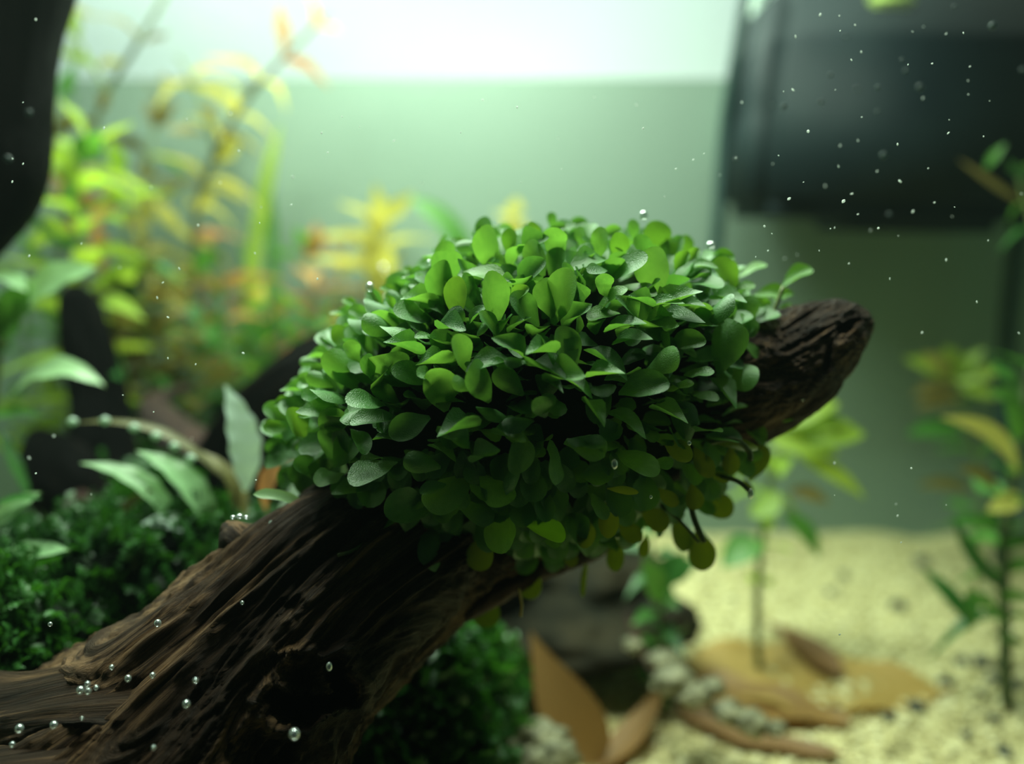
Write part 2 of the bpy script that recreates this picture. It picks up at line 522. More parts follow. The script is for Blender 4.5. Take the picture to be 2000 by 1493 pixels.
def ground(x, y):
    h = 0.035 * noise.noise(Vector((x * 1.4, y * 1.4, 3))) + 0.016 * noise.noise(Vector((x * 5, y * 5, 1)))
    if y > 2.9: h += 0.03 * noise.noise(Vector((x * 3.5, 0, 8)))
    return 0.0 + h
V, Fc = [], []
nx, ny = 220, 130
for j in range(ny + 1):
    for i in range(nx + 1):
        x = -2.7 + 5.4 * i / nx; y = 0.43 + (YB - 0.43) * j / ny
        V.append((x, y, ground(x, y) + 0.006 * noise.noise(Vector((x * 25, y * 25, 1)))))
for j in range(ny):
    for i in range(nx):
        a = j * (nx + 1) + i
        Fc.append((a, a + 1, a + nx + 2, a + nx + 1))
struct('floor', V, Fc, M['sand'], True)

ICO = [(-.5257, 0, .8507), (.5257, 0, .8507), (-.5257, 0, -.8507), (.5257, 0, -.8507), (0, .8507, .5257), (0, .8507, -.5257),
       (0, -.8507, .5257), (0, -.8507, -.5257), (.8507, .5257, 0), (-.8507, .5257, 0), (.8507, -.5257, 0), (-.8507, -.5257, 0)]
ICF = [(0, 4, 1), (0, 9, 4), (9, 5, 4), (4, 5, 8), (4, 8, 1), (8, 10, 1), (8, 3, 10), (5, 3, 8), (5, 2, 3), (2, 7, 3),
       (7, 10, 3), (7, 6, 10), (7, 11, 6), (11, 0, 6), (0, 1, 6), (6, 1, 10), (9, 0, 11), (9, 11, 2), (9, 2, 5), (7, 2, 11)]
V, Fc, tone = [], [], []
for k in range(17000):
    y = 1.55 + 1.95 * R.random() ** 1.3
    x = -0.45 * y + R.random() * 1.15 * y
    r = 0.0045 + 0.010 * R.random() ** 2.5
    z = ground(x, y) + r * 0.4
    b = len(V); tn = R.uniform(-0.22, 0.35) if R.random() > 0.05 else -0.6
    sx, sy, sz = R.uniform(.7, 1.4), R.uniform(.7, 1.3), R.uniform(.6, 1)
    for c in ICO:
        q = R.uniform(0.8, 1.2) * r
        V.append((x + c[0] * q * sx, y + c[1] * q * sy, z + c[2] * q * sz)); tone.append(tn)
    Fc += [tuple(b + i for i in t) for t in ICF]
o = link('sand', V, Fc, M['sand'], None, False, {'tone': ('FLOAT', tone)})
tag(o, 'loose coarse pale yellow sand grains covering the tank bottom', 'sand', None, 'stuff')

# ------------------------------------------------------------------ the big log
logt = thing('driftwood_log', 'large gnarled brown driftwood log rising diagonally beneath the round green plant cushion', 'driftwood', tuple(at(300, 1560, 1.2)))
ctrl = [pt(120, 1900, 1.30, 330), pt(230, 1640, 1.30, 345), pt(400, 1450, 1.32, 292), pt(560, 1262, 1.34, 222), pt(715, 1118, 1.40, 205),
        pt(900, 1010, 1.50, 172), pt(1080, 920, 1.52, 150), pt(1270, 830, 1.50, 132), pt(1430, 755, 1.46, 128),
        pt(1530, 712, 1.44, 112), pt(1590, 672, 1.43, 88), pt(1640, 645, 1.43, 66), pt(1680, 635, 1.43, 42), pt(1697, 634, 1.43, 18)]
_wd = wood_disp(0.24, 1.0, 4.2)
def wd(g, an, t):
    e = min(1, max(0, (t - 0.80) / 0.2))
    v = _wd(g, an, t) * (1 + 0.5 * e) + 0.030 * noise.fractal(Vector((g.x * 14, g.y * 14, g.z * 3.5)), 1.0, 2.0, 3)
    if e > 0: v += e * 0.30 * noise.fractal(Vector((g.x * 2.6, g.y * 2.6, g.z * 2.6)) + Vector((7, 1, 3)), 1.0, 2.0, 4)
    return v
V, Fc, G = tube_mesh(ctrl, 620, 340, wd, 9.0, 1.4)
# hollows and cracks: x, y, half width, half height, turn, depth
hole = [(608, 1352, 84, 66, 15, 0.16), (585, 1322, 44, 26, -20, 0.03), (566, 1188, 30, 20, 30, 0.014), (1640, 642, 44, 13, 22, 0.03), (1617, 700, 9, 34, -12, 0.018),
        (1575, 662, 60, 7, 28, 0.010), (1570, 620, 50, 5, 32, 0.008), (1540, 700, 60, 6, 24, 0.008)]
for i, p in enumerate(V):
    x, y, d = pix(p)
    for hx, hy, ha, hb, tw_, dep in hole:
        if abs(x - hx) < 130 and abs(y - hy) < 130 and d < 1.42:
            ct, s_ = math.cos(math.radians(tw_)), math.sin(math.radians(tw_))
            ux, uy = ((x - hx) * ct - (y - hy) * s_) / ha, ((x - hx) * s_ + (y - hy) * ct) / hb
            ang = math.atan2(uy, ux)
            q = math.hypot(ux, uy) / (1 + 0.35 * noise.fractal(Vector((math.cos(ang) * 1.6, math.sin(ang) * 1.6, hx)), 1.0, 2.0, 3))
            if q < 1.6:
                push = dep * max(0, 1 - q * q) ** 0.8 if q < 1 else 0
                if ha > 70: push *= 1 + 0.35 * noise.fractal(Vector((ux * 3, uy * 3, 2)), 1.0, 2.0, 3)
                lip = 0.016 * math.exp(-((q - 1.18) / 0.18) ** 2) if ha > 70 else 0
                V[i] = p + (p - CAM).normalized() * (push - lip)
                if ha > 70: G[i] = G[i] + Vector((math.cos(ang), math.sin(ang), 0)) * max(0, 1.6 - q) * 1.2
trunk = keep(link('trunk', V, Fc, M['wood'], None, True, {'grain': ('FLOAT_VECTOR', G)}), logt)
tube('root', [pt(480, 1420, 1.30, 120), pt(330, 1400, 1.24, 108), pt(180, 1415, 1.22, 102), pt(40, 1432, 1.25, 98), pt(-120, 1440, 1.3, 110), pt(-260, 1470, 1.34, 100)],
     M['wood'], logt, 150, 110, wood_disp(0.34, 1.3, 9.0))
tube('root', [pt(300, 1500, 1.22, 90), pt(130, 1540, 1.16, 95), pt(-40, 1560, 1.14, 90), pt(-160, 1600, 1.14, 80)],
     M['wood'], logt, 90, 80, wood_disp(0.36, 1.4, 2.0))
tube('knot', [pt(560, 1130, 1.36, 88), pt(500, 1085, 1.33, 70), pt(462, 1052, 1.31, 46), pt(446, 1030, 1.31, 26), pt(440, 1020, 1.31, 9)],
     M['wood'], logt, 50, 50, wood_disp(0.35, 2.2, 3.0))
tube('ridge', [pt(905, 1205, 1.42, 14), pt(990, 1150, 1.44, 22), pt(1080, 1105, 1.46, 24), pt(1160, 1075, 1.47, 20), pt(1200, 1050, 1.5, 10)],
     M['wood_red'], logt, 40, 24, wood_disp(0.35, 3, 5.0))

# ------------------------------------------------------------------ the cushion of round leaves
OUT = [(525, 850), (530, 795), (575, 755), (612, 705), (655, 640), (720, 592), (800, 545), (845, 500), (905, 462), (965, 452), (1080, 440),
       (1150, 455), (1250, 448), (1310, 480), (1400, 500), (1460, 540), (1480, 590), (1490, 660), (1470, 740), (1475, 800), (1480, 850),
       (1450, 930), (1380, 985), (1290, 1020), (1190, 1060), (1050, 1095), (960, 1100), (850, 1080), (720, 1050), (620, 1010), (575, 960), (545, 900)]
BC = (1010, 770)
BD, BB = 1.46, 0.31
_ang = sorted((math.atan2(BC[1] - y, x - BC[0]), math.hypot(x - BC[0], y - BC[1])) for x, y in OUT)
def rad(a):
    a = (a + math.pi) % (2 * math.pi) - math.pi
    L = _ang
    for i in range(len(L)):
        a0, r0 = L[i - 1] if i else (L[-1][0] - 2 * math.pi, L[-1][1])
        a1, r1 = L[i]
        if a <= a1:
            return r0 + (r1 - r0) * (a - a0) / (a1 - a0)
    a0, r0 = L[-1]; a1, r1 = L[0][0] + 2 * math.pi, L[0][1]
    return r0 + (r1 - r0) * (a - a0) / (a1 - a0)
BCW = at(BC[0], BC[1], BD)
def blob(a, th, k=1.0):
    """a: angle round the line towards the front, th: 0 front .. pi back"""
    r = rad(a) * k * BD / F_PX * math.sin(th) * 0.985
    return BCW + RT * (r * math.cos(a)) + UP * (r * math.sin(a)) - FW * (BB * k * math.cos(th))
def blob_n(a, th):
    e = 0.02
    d1 = blob(a + e, th) - blob(a - e, th); d2 = blob(a, th + e) - blob(a, th - e)
    n = d1.cross(d2)
    if n.length < 1e-9: return -FW
    n.normalize()
    return n if n.dot(blob(a, th) - BCW) > 0 else -n
def surf(px, py):
    a = math.atan2(BC[1] - py, px - BC[0])
    q = math.hypot(px - BC[0], py - BC[1]) / rad(a)
    th = math.asin(min(1, q)) * 0.985
    p = blob(a, th)
    d = (p - CAM).dot(FW)
    return d + (0.0 if q < 1 else (q - 1) * 0.12), a, th

bloc = at(1010, 1000, 1.46)
cush = thing('cushion_plant', 'dense round cushion of small glossy green leaves growing on the driftwood log', 'plant', tuple(bloc))
V, Fc = [], []
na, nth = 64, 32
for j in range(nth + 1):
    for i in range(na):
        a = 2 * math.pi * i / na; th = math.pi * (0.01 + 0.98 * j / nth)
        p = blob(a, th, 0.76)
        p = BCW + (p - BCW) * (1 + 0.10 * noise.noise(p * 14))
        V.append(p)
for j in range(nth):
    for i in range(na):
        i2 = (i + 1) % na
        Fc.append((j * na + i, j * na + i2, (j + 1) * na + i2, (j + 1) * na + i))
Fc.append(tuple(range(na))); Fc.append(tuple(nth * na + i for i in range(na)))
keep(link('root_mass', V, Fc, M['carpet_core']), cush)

CL = [leaf_mesh('carpet_leaf', M['carpet'], prof_round, 10, 6, c, b, w, 1.5, t, s) for c, b, w, t, s in
      ((0.15, 0.25, 0.03, 0.1, 1), (0.30, 0.35, 0.05, -0.2, 2), (-0.30, 0.40, 0.04, 0.15, 3), (0.15, 0.15, 0.10, 0.3, 4), (-0.2, 0.25, 0.05, -0.3, 5))]
CO = [leaf_mesh('carpet_leaf', M['carpet'], prof_oval, 10, 6, c, b, w, 1.5, t, s) for c, b, w, t, s in
      ((0.5, 0.25, 0.06, 0.25, 6), (0.7, 0.15, 0.08, -0.3, 7), (0.35, 0.35, 0.05, 0.2, 8))]
COL_ = [leaf_mesh('carpet_leaf_olive', M['carpet_olive'], prof_round, 10, 6, c, 0.15, 0.04, 1.5, t, s) for c, t, s in ((0.1, 0.1, 9), (0.2, -0.2, 10))]
CYL = [leaf_mesh('carpet_leaf_yellow', M['carpet_yellow'], prof_round, 10, 6, c, 0.25, 0.05, 1.5, t, s) for c, t, s in ((0.2, 0.1, 13), (0.4, -0.2, 14))]
CBR = [leaf_mesh('carpet_leaf_bright', M['carpet_bright'], prof_round, 10, 6, 0.25, 0.2, 0.04, 1.5, 0.1, 12)]

# leaves one can pick out: zoom frame origin and scale, then x, y, length, width, tip angle, tone
LA = [(1475,185,120,90,110,1),(1520,320,240,200,100,0),(1380,245,120,70,175,0),(1640,250,150,110,90,1),(1200,340,180,120,70,0),(1220,440,180,200,90,0),
(1215,550,210,220,95,0),(1035,470,160,65,170,0),(1060,530,110,55,160,0),(1460,430,240,110,5,1),(1740,450,190,110,65,0),(1630,490,95,40,5,0),
(1380,530,120,95,100,0),(1560,630,240,205,95,0),(1770,680,240,140,120,0),(1690,590,140,70,60,1),(1290,620,220,160,90,1),(1250,720,150,95,40,0),
(1425,700,160,55,60,0),(1050,700,200,110,150,0),(1070,620,210,75,160,0),(850,780,160,125,140,0),(980,815,200,115,150,0),(1110,850,95,55,160,0),
(970,925,230,85,150,0),(590,720,200,95,160,0),(680,700,140,75,150,0),(720,790,140,115,150,0),(830,680,200,115,140,0),(560,840,120,140,190,1),
(1270,790,170,40,10,0),(1450,810,95,60,70,0),(1545,790,160,95,110,0),(1660,910,230,75,135,0),(1690,770,160,45,50,0),(1360,980,210,115,95,0),
(1515,995,255,80,175,0),(1170,1020,230,50,170,0),(550,945,130,55,5,0),(410,985,180,65,172,0),(590,1095,240,185,120,0),(740,1060,140,115,100,0),
(820,1075,230,80,80,0),(900,1060,140,160,90,0),(1030,1100,230,135,150,0),(1210,1215,245,235,100,0),(1340,1170,100,105,140,0),(1480,1180,210,205,110,0),
(1670,1160,190,155,130,0),(1850,895,120,55,150,0),(1850,945,180,65,170,0),(1870,1045,235,85,0,0),(420,1070,120,85,170,0),(440,1145,140,105,150,0),
(250,1200,160,70,172,0),(160,1350,180,120,150,0),(450,1325,240,115,160,0),(740,1262,200,100,160,0),(800,1370,255,125,172,0),(1010,1420,240,180,200,0),
(1320,1445,255,110,185,0),(1560,1345,170,115,150,0),(1830,1315,190,150,30,0),(1720,1385,160,95,170,0),(520,1225,200,100,150,0),(505,1430,190,190,100,0),
(280,1430,160,160,120,1),(1900,620,220,190,100,0),(1830,360,210,160,110,0),(1800,195,130,90,100,1),(1790,250,180,55,40,0),(1940,150,110,60,30,0),
(1950,280,150,160,110,0),(1000,430,90,50,150,1),(880,560,110,60,150,1),(930,610,120,70,130,0),(620,640,110,60,150,1),(880,640,90,60,120,1),
(640,960,140,90,120,0),(360,1010,90,60,170,0),(340,1130,110,80,160,0),(200,1270,120,70,190,1),(130,1440,130,100,170,1),(380,1240,120,80,160,0),
(640,1330,120,60,190,0),(1110,1100,110,60,150,0),(1420,1080,120,70,120,0),(1600,1030,130,70,150,0),(1700,1000,120,60,160,0)]
LB = [(115,240,160,120,110,0),(155,130,180,70,15,0),(90,105,80,60,90,0),(360,235,170,115,85,0),(420,160,120,70,30,0),(480,255,120,115,90,1),
(300,305,180,70,170,0),(355,370,100,55,165,0),(490,365,200,130,40,0),(690,410,240,235,100,0),(690,205,170,180,95,1),(630,250,140,95,120,0),
(115,560,270,195,80,0),(190,430,110,70,90,0),(245,515,130,55,95,0),(400,480,120,95,110,0),(215,650,205,75,50,0),(400,555,200,65,50,1),
(550,480,200,65,5,1),(385,625,180,60,175,1),(600,555,170,65,150,0),(550,590,160,60,115,0),(475,690,200,45,35,0),(765,645,260,85,20,0),
(795,550,240,100,35,0),(960,440,150,75,5,0),(1120,400,200,115,120,1),(1090,540,160,75,10,0),(1000,635,180,115,60,0),(970,690,180,85,15,0),
(1240,375,160,60,35,1),(1485,425,160,55,42,1),(1340,515,160,65,10,1),(1430,640,110,65,70,1),(1230,620,140,160,100,0),(1120,650,100,105,90,0),
(1380,780,140,70,40,1),(1335,835,260,70,-35,1),(1230,690,140,55,-50,1),(190,845,190,175,110,0),(395,880,250,75,-14,0),(375,975,200,75,20,0),
(155,1000,200,75,20,0),(90,1040,130,55,-20,0),(240,1040,170,70,-20,0),(60,815,160,55,-35,0),(690,910,180,95,45,0),(585,1050,240,140,25,0),
(765,860,230,60,-60,0),(1080,855,250,225,80,0),(930,980,150,80,10,0),(1130,975,185,115,10,0),(1080,1070,190,90,-35,0),(970,1110,120,65,0,0),
(840,790,160,105,20,0),(30,1185,110,125,110,0),(330,1190,170,75,-35,0),(510,1240,220,85,-15,0),(750,1200,195,85,-8,0),(1330,1230,225,125,5,0),
(1260,1320,160,75,-30,1),(270,1380,210,115,0,0),(1120,1390,270,75,-8,2),(870,250,120,75,90,1),(900,300,100,65,60,1),(1050,310,130,65,20,1),
(960,345,120,55,10,0),(830,330,110,80,60,1),(780,250,110,80,100,1),(1180,480,120,60,20,1),(1300,590,120,70,30,1),(1420,530,110,50,30,1),
(1270,560,100,60,-20,1),(560,150,110,70,90,0),(260,190,120,80,100,0),(220,110,120,60,30,0),(730,560,160,70,20,0),(880,580,130,60,15,0),
(520,770,180,60,30,0),(700,700,180,60,15,0),(450,1020,110,50,160,0),(1290,1000,130,40,-55,2),(1240,830,120,60,-40,1),(820,1060,140,70,20,0)]
LC = [(1440,160,215,85,-5,0),(1090,190,200,65,-10,0),(1010,248,180,60,-8,0),(1285,288,190,60,35,0),(630,170,150,45,20,0),(580,367,260,130,192,0),
(910,345,180,140,160,0),(1090,455,270,195,195,0),(960,500,140,95,190,0),(1350,467,220,145,-30,0),(290,430,160,85,190,0),(450,490,200,95,170,0),
(155,365,130,130,160,0),(310,230,230,240,90,0),(810,620,270,225,180,0),(330,710,170,185,120,0),(205,930,255,155,190,0),(445,975,160,135,-100,0),
(640,880,210,125,190,0),(850,875,180,155,-110,0),(980,815,220,185,-80,0),(1060,960,130,105,225,2),(1395,770,225,175,-110,0),(1645,762,230,150,-15,3),
(1260,920,220,195,-100,2),(1220,640,220,140,-10,0),(1530,255,210,155,-90,0),(1735,325,245,140,-80,0),(1920,212,210,115,-10,0),(1580,1110,200,175,-95,2),
(1290,1280,210,185,-90,2),(1195,1150,150,135,200,2),(1310,1130,180,140,-80,2),(1510,430,170,95,-90,0),(560,560,150,110,200,0),(180,590,130,120,150,0),
(700,700,140,80,200,0),(480,180,160,90,-40,0),(1120,540,160,110,-60,0),(1240,530,130,90,-40,0)]
LD = [(460,212,235,135,2,0),(790,315,230,165,-20,0),(1140,110,210,175,90,0),(1330,635,180,175,15,2),(1580,350,230,150,70,2),(1225,890,240,175,-80,2),
(1090,790,220,135,-70,2),(915,700,180,145,-30,2),(750,780,160,130,-40,2),(675,930,180,130,-95,2),(370,950,120,95,-60,2),(470,1080,220,50,-98,2),
(1420,330,160,110,-90,2),(1330,430,120,70,-20,2),(1000,560,140,100,-40,2),(1570,155,150,75,-30,1),(560,620,160,110,-60,0),(1180,560,150,120,-80,2),
(700,520,160,60,-5,2),(1060,250,170,130,-30,2),(960,330,120,60,10,0),(1230,330,180,130,-60,2),(620,700,180,130,-80,2),(480,780,170,120,-90,2),
(1530,500,110,50,-60,2),(860,880,120,80,-100,2)]
SRC = [((500, 400), 3.318, LA), ((1050, 400), 2.985, LB), ((560, 800), 3.318, LC), ((1000, 800), 3.318, LD)]
count = 0
for (ox, oy), sc, lst in SRC:
    for (zx, zy, zl, zw, ang, tone) in lst:
        px, py, l, w = ox + zx / sc, oy + zy / sc, zl / sc, zw / sc
        d, a, th = surf(px, py)
        al = math.radians(R.uniform(30, 52) if th < 1.1 else R.uniform(15, 35))
        d -= R.uniform(0.0, 0.035)
        L = l * d / F_PX; W = w * d / F_PX
        an = math.radians(ang)
        view = (at(px, py, d) - CAM).normalized()
        along = RT * math.cos(an) + UP * math.sin(an)
        ydir = along * math.cos(al) - view * math.sin(al)
        Lt = L / math.cos(al) * 1.02
        perp = view.cross(along).normalized()
        if perp.z < 0: perp = -perp
        Wt = max(W, 0.60 * Lt if tone != 2 else W)
        roll = math.acos(max(0.1, min(1, W / Wt)))
        roll = max(roll, 0.25)
        n = -view * math.cos(roll) + perp * math.sin(roll)
        n = n - ydir * n.dot(ydir)
        origin = at(px, py, d) - ydir * (Lt * 0.52)
        if tone == 2: me = R.choice(COL_)
        elif tone == 3: me = CBR[0]
        elif tone == 1: me = R.choice(CYL)
        else: me = R.choice(CO if w / l < 0.48 else CL)
        put_leaf(me, basis(origin, ydir, n, Wt, Lt), cush)
        count += 1

# further leaves between and behind them: single ones up to 300 in all, then one mass
def fill_leaf(th_max, k0, k1):
    a = R.uniform(0, 2 * math.pi)
    th = math.acos(R.uniform(math.cos(th_max), 1))
    n = blob_n(a, th)
    p = blob(a, th, R.uniform(k0, k1))
    rv = Vector((R.gauss(0, 1), R.gauss(0, 1), R.gauss(0, 1))) * 0.42
    y = (n + rv + Vector((0, 0, 0.25))).normalized()
    if n.z < -0.2: y = (n * 0.6 + rv + Vector((0, -0.2, -0.7))).normalized()
    fz = Vector((R.gauss(0, 0.35), -0.25 + R.gauss(0, 0.3), 1.0))
    if n.z < -0.2: fz = Vector((0, -1, 0.4))
    L = R.uniform(0.040, 0.062)
    return p, y, fz, L
k = 0
while count < 298:
    p, y, fz, L = fill_leaf(1.5, 0.86, 0.94)
    put_leaf(R.choice(CL + CO), basis(p - y * L * 0.4, y, fz, L * R.uniform(.62, .85), L), cush)
    count += 1
V, Fc, tone = [], [], []
base = [leaf_geo(prof_round, 6, 4, 0.3, 0.25, 0.05, 1.5, 0.2, s) for s in range(4)]
for k in range(1500):
    p, y, fz, L = fill_leaf(1.75, 0.78, 0.92)
    if k > 1050:
        # behind the crest
        a = R.uniform(0, 2 * math.pi); th = R.uniform(1.35, 2.3); n = blob_n(a, th); p = blob(a, th, R.uniform(.9, .98))
        y = (n + Vector((R.gauss(0, .4), R.gauss(0, .4), R.gauss(0, .4) + 0.2))).normalized()
    mt = basis(p - y * L * 0.4, y, fz, L * R.uniform(.6, .85), L)
    b = len(V); gv, gf = base[k % 4]
    tn = R.uniform(-0.1, 0.3)
    for q in gv: V.append(mt @ q); tone.append(tn)
    Fc += [tuple(b + i for i in t) for t in gf]
o = keep(link('foliage', V, Fc, M['carpet'], None, True, {'tone': ('FLOAT', tone)}), cush)
o['kind'] = 'stuff'
# the thin stalks that show at the foot and the crest
def stalk(pts, r, mat='stem', name='stem'):
    tube(name, [pt(x, y, d, r) for x, y, d in pts], M[mat], cush, 12, 6)
for pts, r in [([(735, 1020, 1.30), (700, 1070, 1.26), (660, 1085, 1.24)], 4), 
               ([(1400, 930, 1.34), (1440, 940, 1.31), (1466, 962, 1.30)], 5), ([(1370, 870, 1.32), (1430, 858, 1.30), (1462, 880, 1.30), (1465, 900, 1.3)], 6),
               ([(1290, 985, 1.36), (1330, 1020, 1.33), (1365, 1060, 1.32)], 3), ([(1350, 940, 1.36), (1352, 1000, 1.34), (1375, 1060, 1.33)], 6),
               ([(1480, 700, 1.4), (1500, 640, 1.4), (1530, 560, 1.4)], 4),
               ([(738, 592, 1.37), (726, 572, 1.36), (723, 566, 1.36)], 2), ([(1240, 500, 1.4), (1246, 480, 1.38), (1248, 468, 1.38)], 2)]:
    stalk(pts, r)
stalk([(1014, 1150, 1.36), (1019, 1180, 1.36), (1017, 1205, 1.36)], 2.6, 'root', 'root')

# a curled tip that lies across the log beside the cushion and a small olive spray
def hand_leaf(parent, x0, y0, d0, x1, y1, d1, w, mat, curve=0.0, prof=prof_oval, tilt=0.5, wave=0.0, wn=3, cup=0.3, serr=0, rows=14, name='leaf', twist=0.0, fold=0.0):
    """leaf from base pixel to tip pixel, w its true width in pixels; curve bows it in the picture plane"""
    p0, p1 = at(x0, y0, d0), at(x1, y1, d1)
    ax = p1 - p0; L = ax.length
    y = ax.normalized(); view = ((p0 + p1) / 2 - CAM).normalized()
    perp = view.cross(y).normalized()
    if perp.z < 0: perp = -perp
    n = (-view * math.cos(tilt) + perp * math.sin(tilt))
    n = (n - y * n.dot(y)).normalized(); x = y.cross(n)
    W = w * (d0 + d1) / 2 / F_PX
    V = []
    cols = 6
    for i in range(rows + 1):
        t = i / rows
        ww = prof(t) * W
        if serr: ww *= 1 + serr * math.sin(t * wn * 6.28)
        c = p0 + ax * t + perp * (curve * L * 4 * t * (1 - t)) - view * (0.05 * L * math.sin(t * 3.14))
        for j in range(cols + 1):
            s = j / cols * 2 - 1
            z = cup * s * s * ww * 0.6 + fold * abs(s) * ww + wave * W * math.sin(t * wn * 6.28 + s * 1.5) * abs(s)
            a = twist * (t - 0.5)
            xx = s * ww
            V.append(c + x * (xx * math.cos(a) - z * math.sin(a)) + n * (z * math.cos(a) + xx * math.sin(a)))
    Fc = []
    for i in range(rows):
        for j in range(cols):
            q = i * (cols + 1) + j
            Fc.append((q, q + 1, q + cols + 2, q + cols + 1))
    o = link(name, V, Fc, M[mat], None, True)
    if parent is not None: keep(o, parent)
    return o

# ------------------------------------------------------------------ dark branch, stump, back driftwood
br = thing('driftwood_branch', 'nearly black driftwood branch hanging down at the upper left corner', 'driftwood', tuple(at(0, 200, 1.9)))
tube('wood', [pt(60, -260, 1.9, 110), pt(45, -60, 1.9, 98), pt(28, 90, 1.9, 78), pt(8, 220, 1.9, 84), pt(-22, 330, 1.9, 100), pt(-70, 420, 1.9, 90), pt(-130, 510, 1.9, 75), pt(-220, 650, 1.95, 70), pt(-300, 900, 2.0, 70)],
     M['wood_dark'], br, 110, 60, wood_disp(0.14, 1, 7))
st = thing('driftwood_stump', 'dark rounded driftwood stub standing upright behind the pale green leaves at left', 'driftwood', tuple(at(170, 1000, 2.35)))
tube('wood', [pt(215, 1250, 2.3, 95), pt(205, 1050, 2.3, 88), pt(195, 900, 2.35, 72), pt(190, 780, 2.4, 60), pt(168, 680, 2.4, 50), pt(155, 610, 2.4, 42), pt(150, 575, 2.4, 34), pt(150, 556, 2.4, 12)],
     M['wood_dark'], st, 110, 60, wood_disp(0.3, 1, 1.5))
tube('stub', [pt(195, 1010, 2.22, 60), pt(130, 960, 2.18, 70), pt(90, 900, 2.2, 55), pt(70, 850, 2.25, 20)], M['wood_dark'], st, 50, 36, wood_disp(0.3, 1.4, 2.5))
tube('stub', [pt(215, 1180, 2.15, 60), pt(160, 1050, 2.12, 55), pt(150, 985, 2.15, 40), pt(150, 950, 2.2, 12)], M['wood_red'], st, 50, 36, wood_disp(0.3, 1.4, 3.5))
db = thing('driftwood_piece', 'dark driftwood arch showing behind the left flank of the plant cushion', 'driftwood', tuple(at(560, 900, 2.3)))
tube('wood', [pt(380, 1150, 2.3, 80), pt(420, 980, 2.3, 90), pt(500, 850, 2.3, 105), pt(600, 760, 2.3, 100), pt(720, 720, 2.35, 90), pt(860, 760, 2.4, 80), pt(930, 900, 2.45, 80), pt(960, 1200, 2.5, 90)],
     M['wood_dark'], db, 110, 50, wood_disp(0.3, 1, 6.5))
tube('stub', [pt(400, 900, 2.35, 60), pt(340, 850, 2.4, 45), pt(300, 800, 2.45, 30), pt(330, 770, 2.5, 14), pt(375, 755, 2.5, 6)], M['wood_red'], db, 50, 30, wood_disp(0.3, 1.4, 8))

# ------------------------------------------------------------------ filter, cable, reflection strip, pipe
ft = thing('filter_box', 'large black internal filter box hanging in the upper right corner', 'filter', tuple(at(1800, 200, 2.7)))
def taper_box(name, quad, d0, d1, mat, parent, bev=0.05):
    import bmesh
    bm = bmesh.new()
    vs_ = [bm.verts.new(at(x, y, d)) for d in (d0,) for x, y in quad]
    off = Vector((0, d1 - d0, 0))
    vb = [bm.verts.new(v.co + off) for v in vs_]
    n = len(quad)
    bm.faces.new(vs_); bm.faces.new(vb[::-1])
    for i in range(n):
        bm.faces.new((vs_[i], vb[i], vb[(i + 1) % n], vs_[(i + 1) % n]))
    bmesh.ops.recalc_face_normals(bm, faces=bm.faces)
    bmesh.ops.bevel(bm, geom=list(bm.edges), offset=bev, segments=4, affect='EDGES')
    me = bpy.data.meshes.new(name); bm.to_mesh(me); bm.free()
    me.polygons.foreach_set('use_smooth', [True] * len(me.polygons))
    me.materials.append(M[mat])
    o = link_mesh(name, me)
    return keep(o, parent)
taper_box('housing', [(1478, 418), (1495, 200), (1532, -60), (2110, -60), (2120, 200), (2130, 425)], 2.75, 3.35, 'filter', ft, 0.06)
taper_box('intake_cover', [(1650, 448), (1640, 400), (1990, 400), (1975, 455)], 2.80, 3.2, 'filter', ft, 0.04)
taper_box('control_strip', [(1702, 10), (1702, -14), (1790, -14), (1790, 10)], 2.72, 2.80, 'filter_label', ft, 0.012)
for k in range(0):
    taper_box('slot_rib', [(1570 + k * 68, 395), (1574 + k * 68, 60), (1580 + k * 68, 60), (1576 + k * 68, 395)], 2.735, 2.77, 'filter', ft, 0.004)
cb = tube('cable', [pt(1380, 760, 3.35, 9), pt(1392, 560, 3.3, 11), pt(1403, 430, 3.25, 12), pt(1415, 260, 3.2, 12), pt(1436, 120, 3.1, 12), pt(1462, -30, 3.0, 12), pt(1490, -150, 3.0, 12)], M['cable'], None, 50, 12)
tag(cb, 'dark cable running down the back of the tank left of the filter box', 'cable')
refl_strip = tube('tube', [pt(1440, 330, 3.35, 18), pt(1452, 200, 3.3, 20), pt(1466, 100, 3.25, 20), pt(1486, -20, 3.2, 20), pt(1510, -150, 3.2, 20)], M['tube'], None, 40, 16)  # solid bar added where a bright reflection strip shows
tag(refl_strip, 'pale upright bar standing in for a bright reflection between the dark cable and the filter box', 'tube')
rb = tube('tube', [pt(1952, 1150, 3.35, 14), pt(1962, 740, 3.3, 17), pt(1985, 500, 3.2, 20), pt(2010, 330, 3.1, 20)], M['cable'], None, 40, 16)
tag(rb, 'thin dark pipe standing below the filter box at the far right edge', 'pipe')

# ------------------------------------------------------------------ stem plants behind
PL = {}
def plant_leaf_meshes(mat):
    if mat not in PL:
        PL[mat] = [leaf_mesh(mat + '_leaf', M[mat], prof_lance, 8, 2, 0.2, b, w, 1.5, t, s) for b, w, t, s in
                   ((0.25, 0.03, 0.3, 1), (0.6, 0.05, -0.3, 2), (-0.15, 0.04, 0.5, 3), (0.9, 0.02, 0.2, 4))]
    return PL[mat]

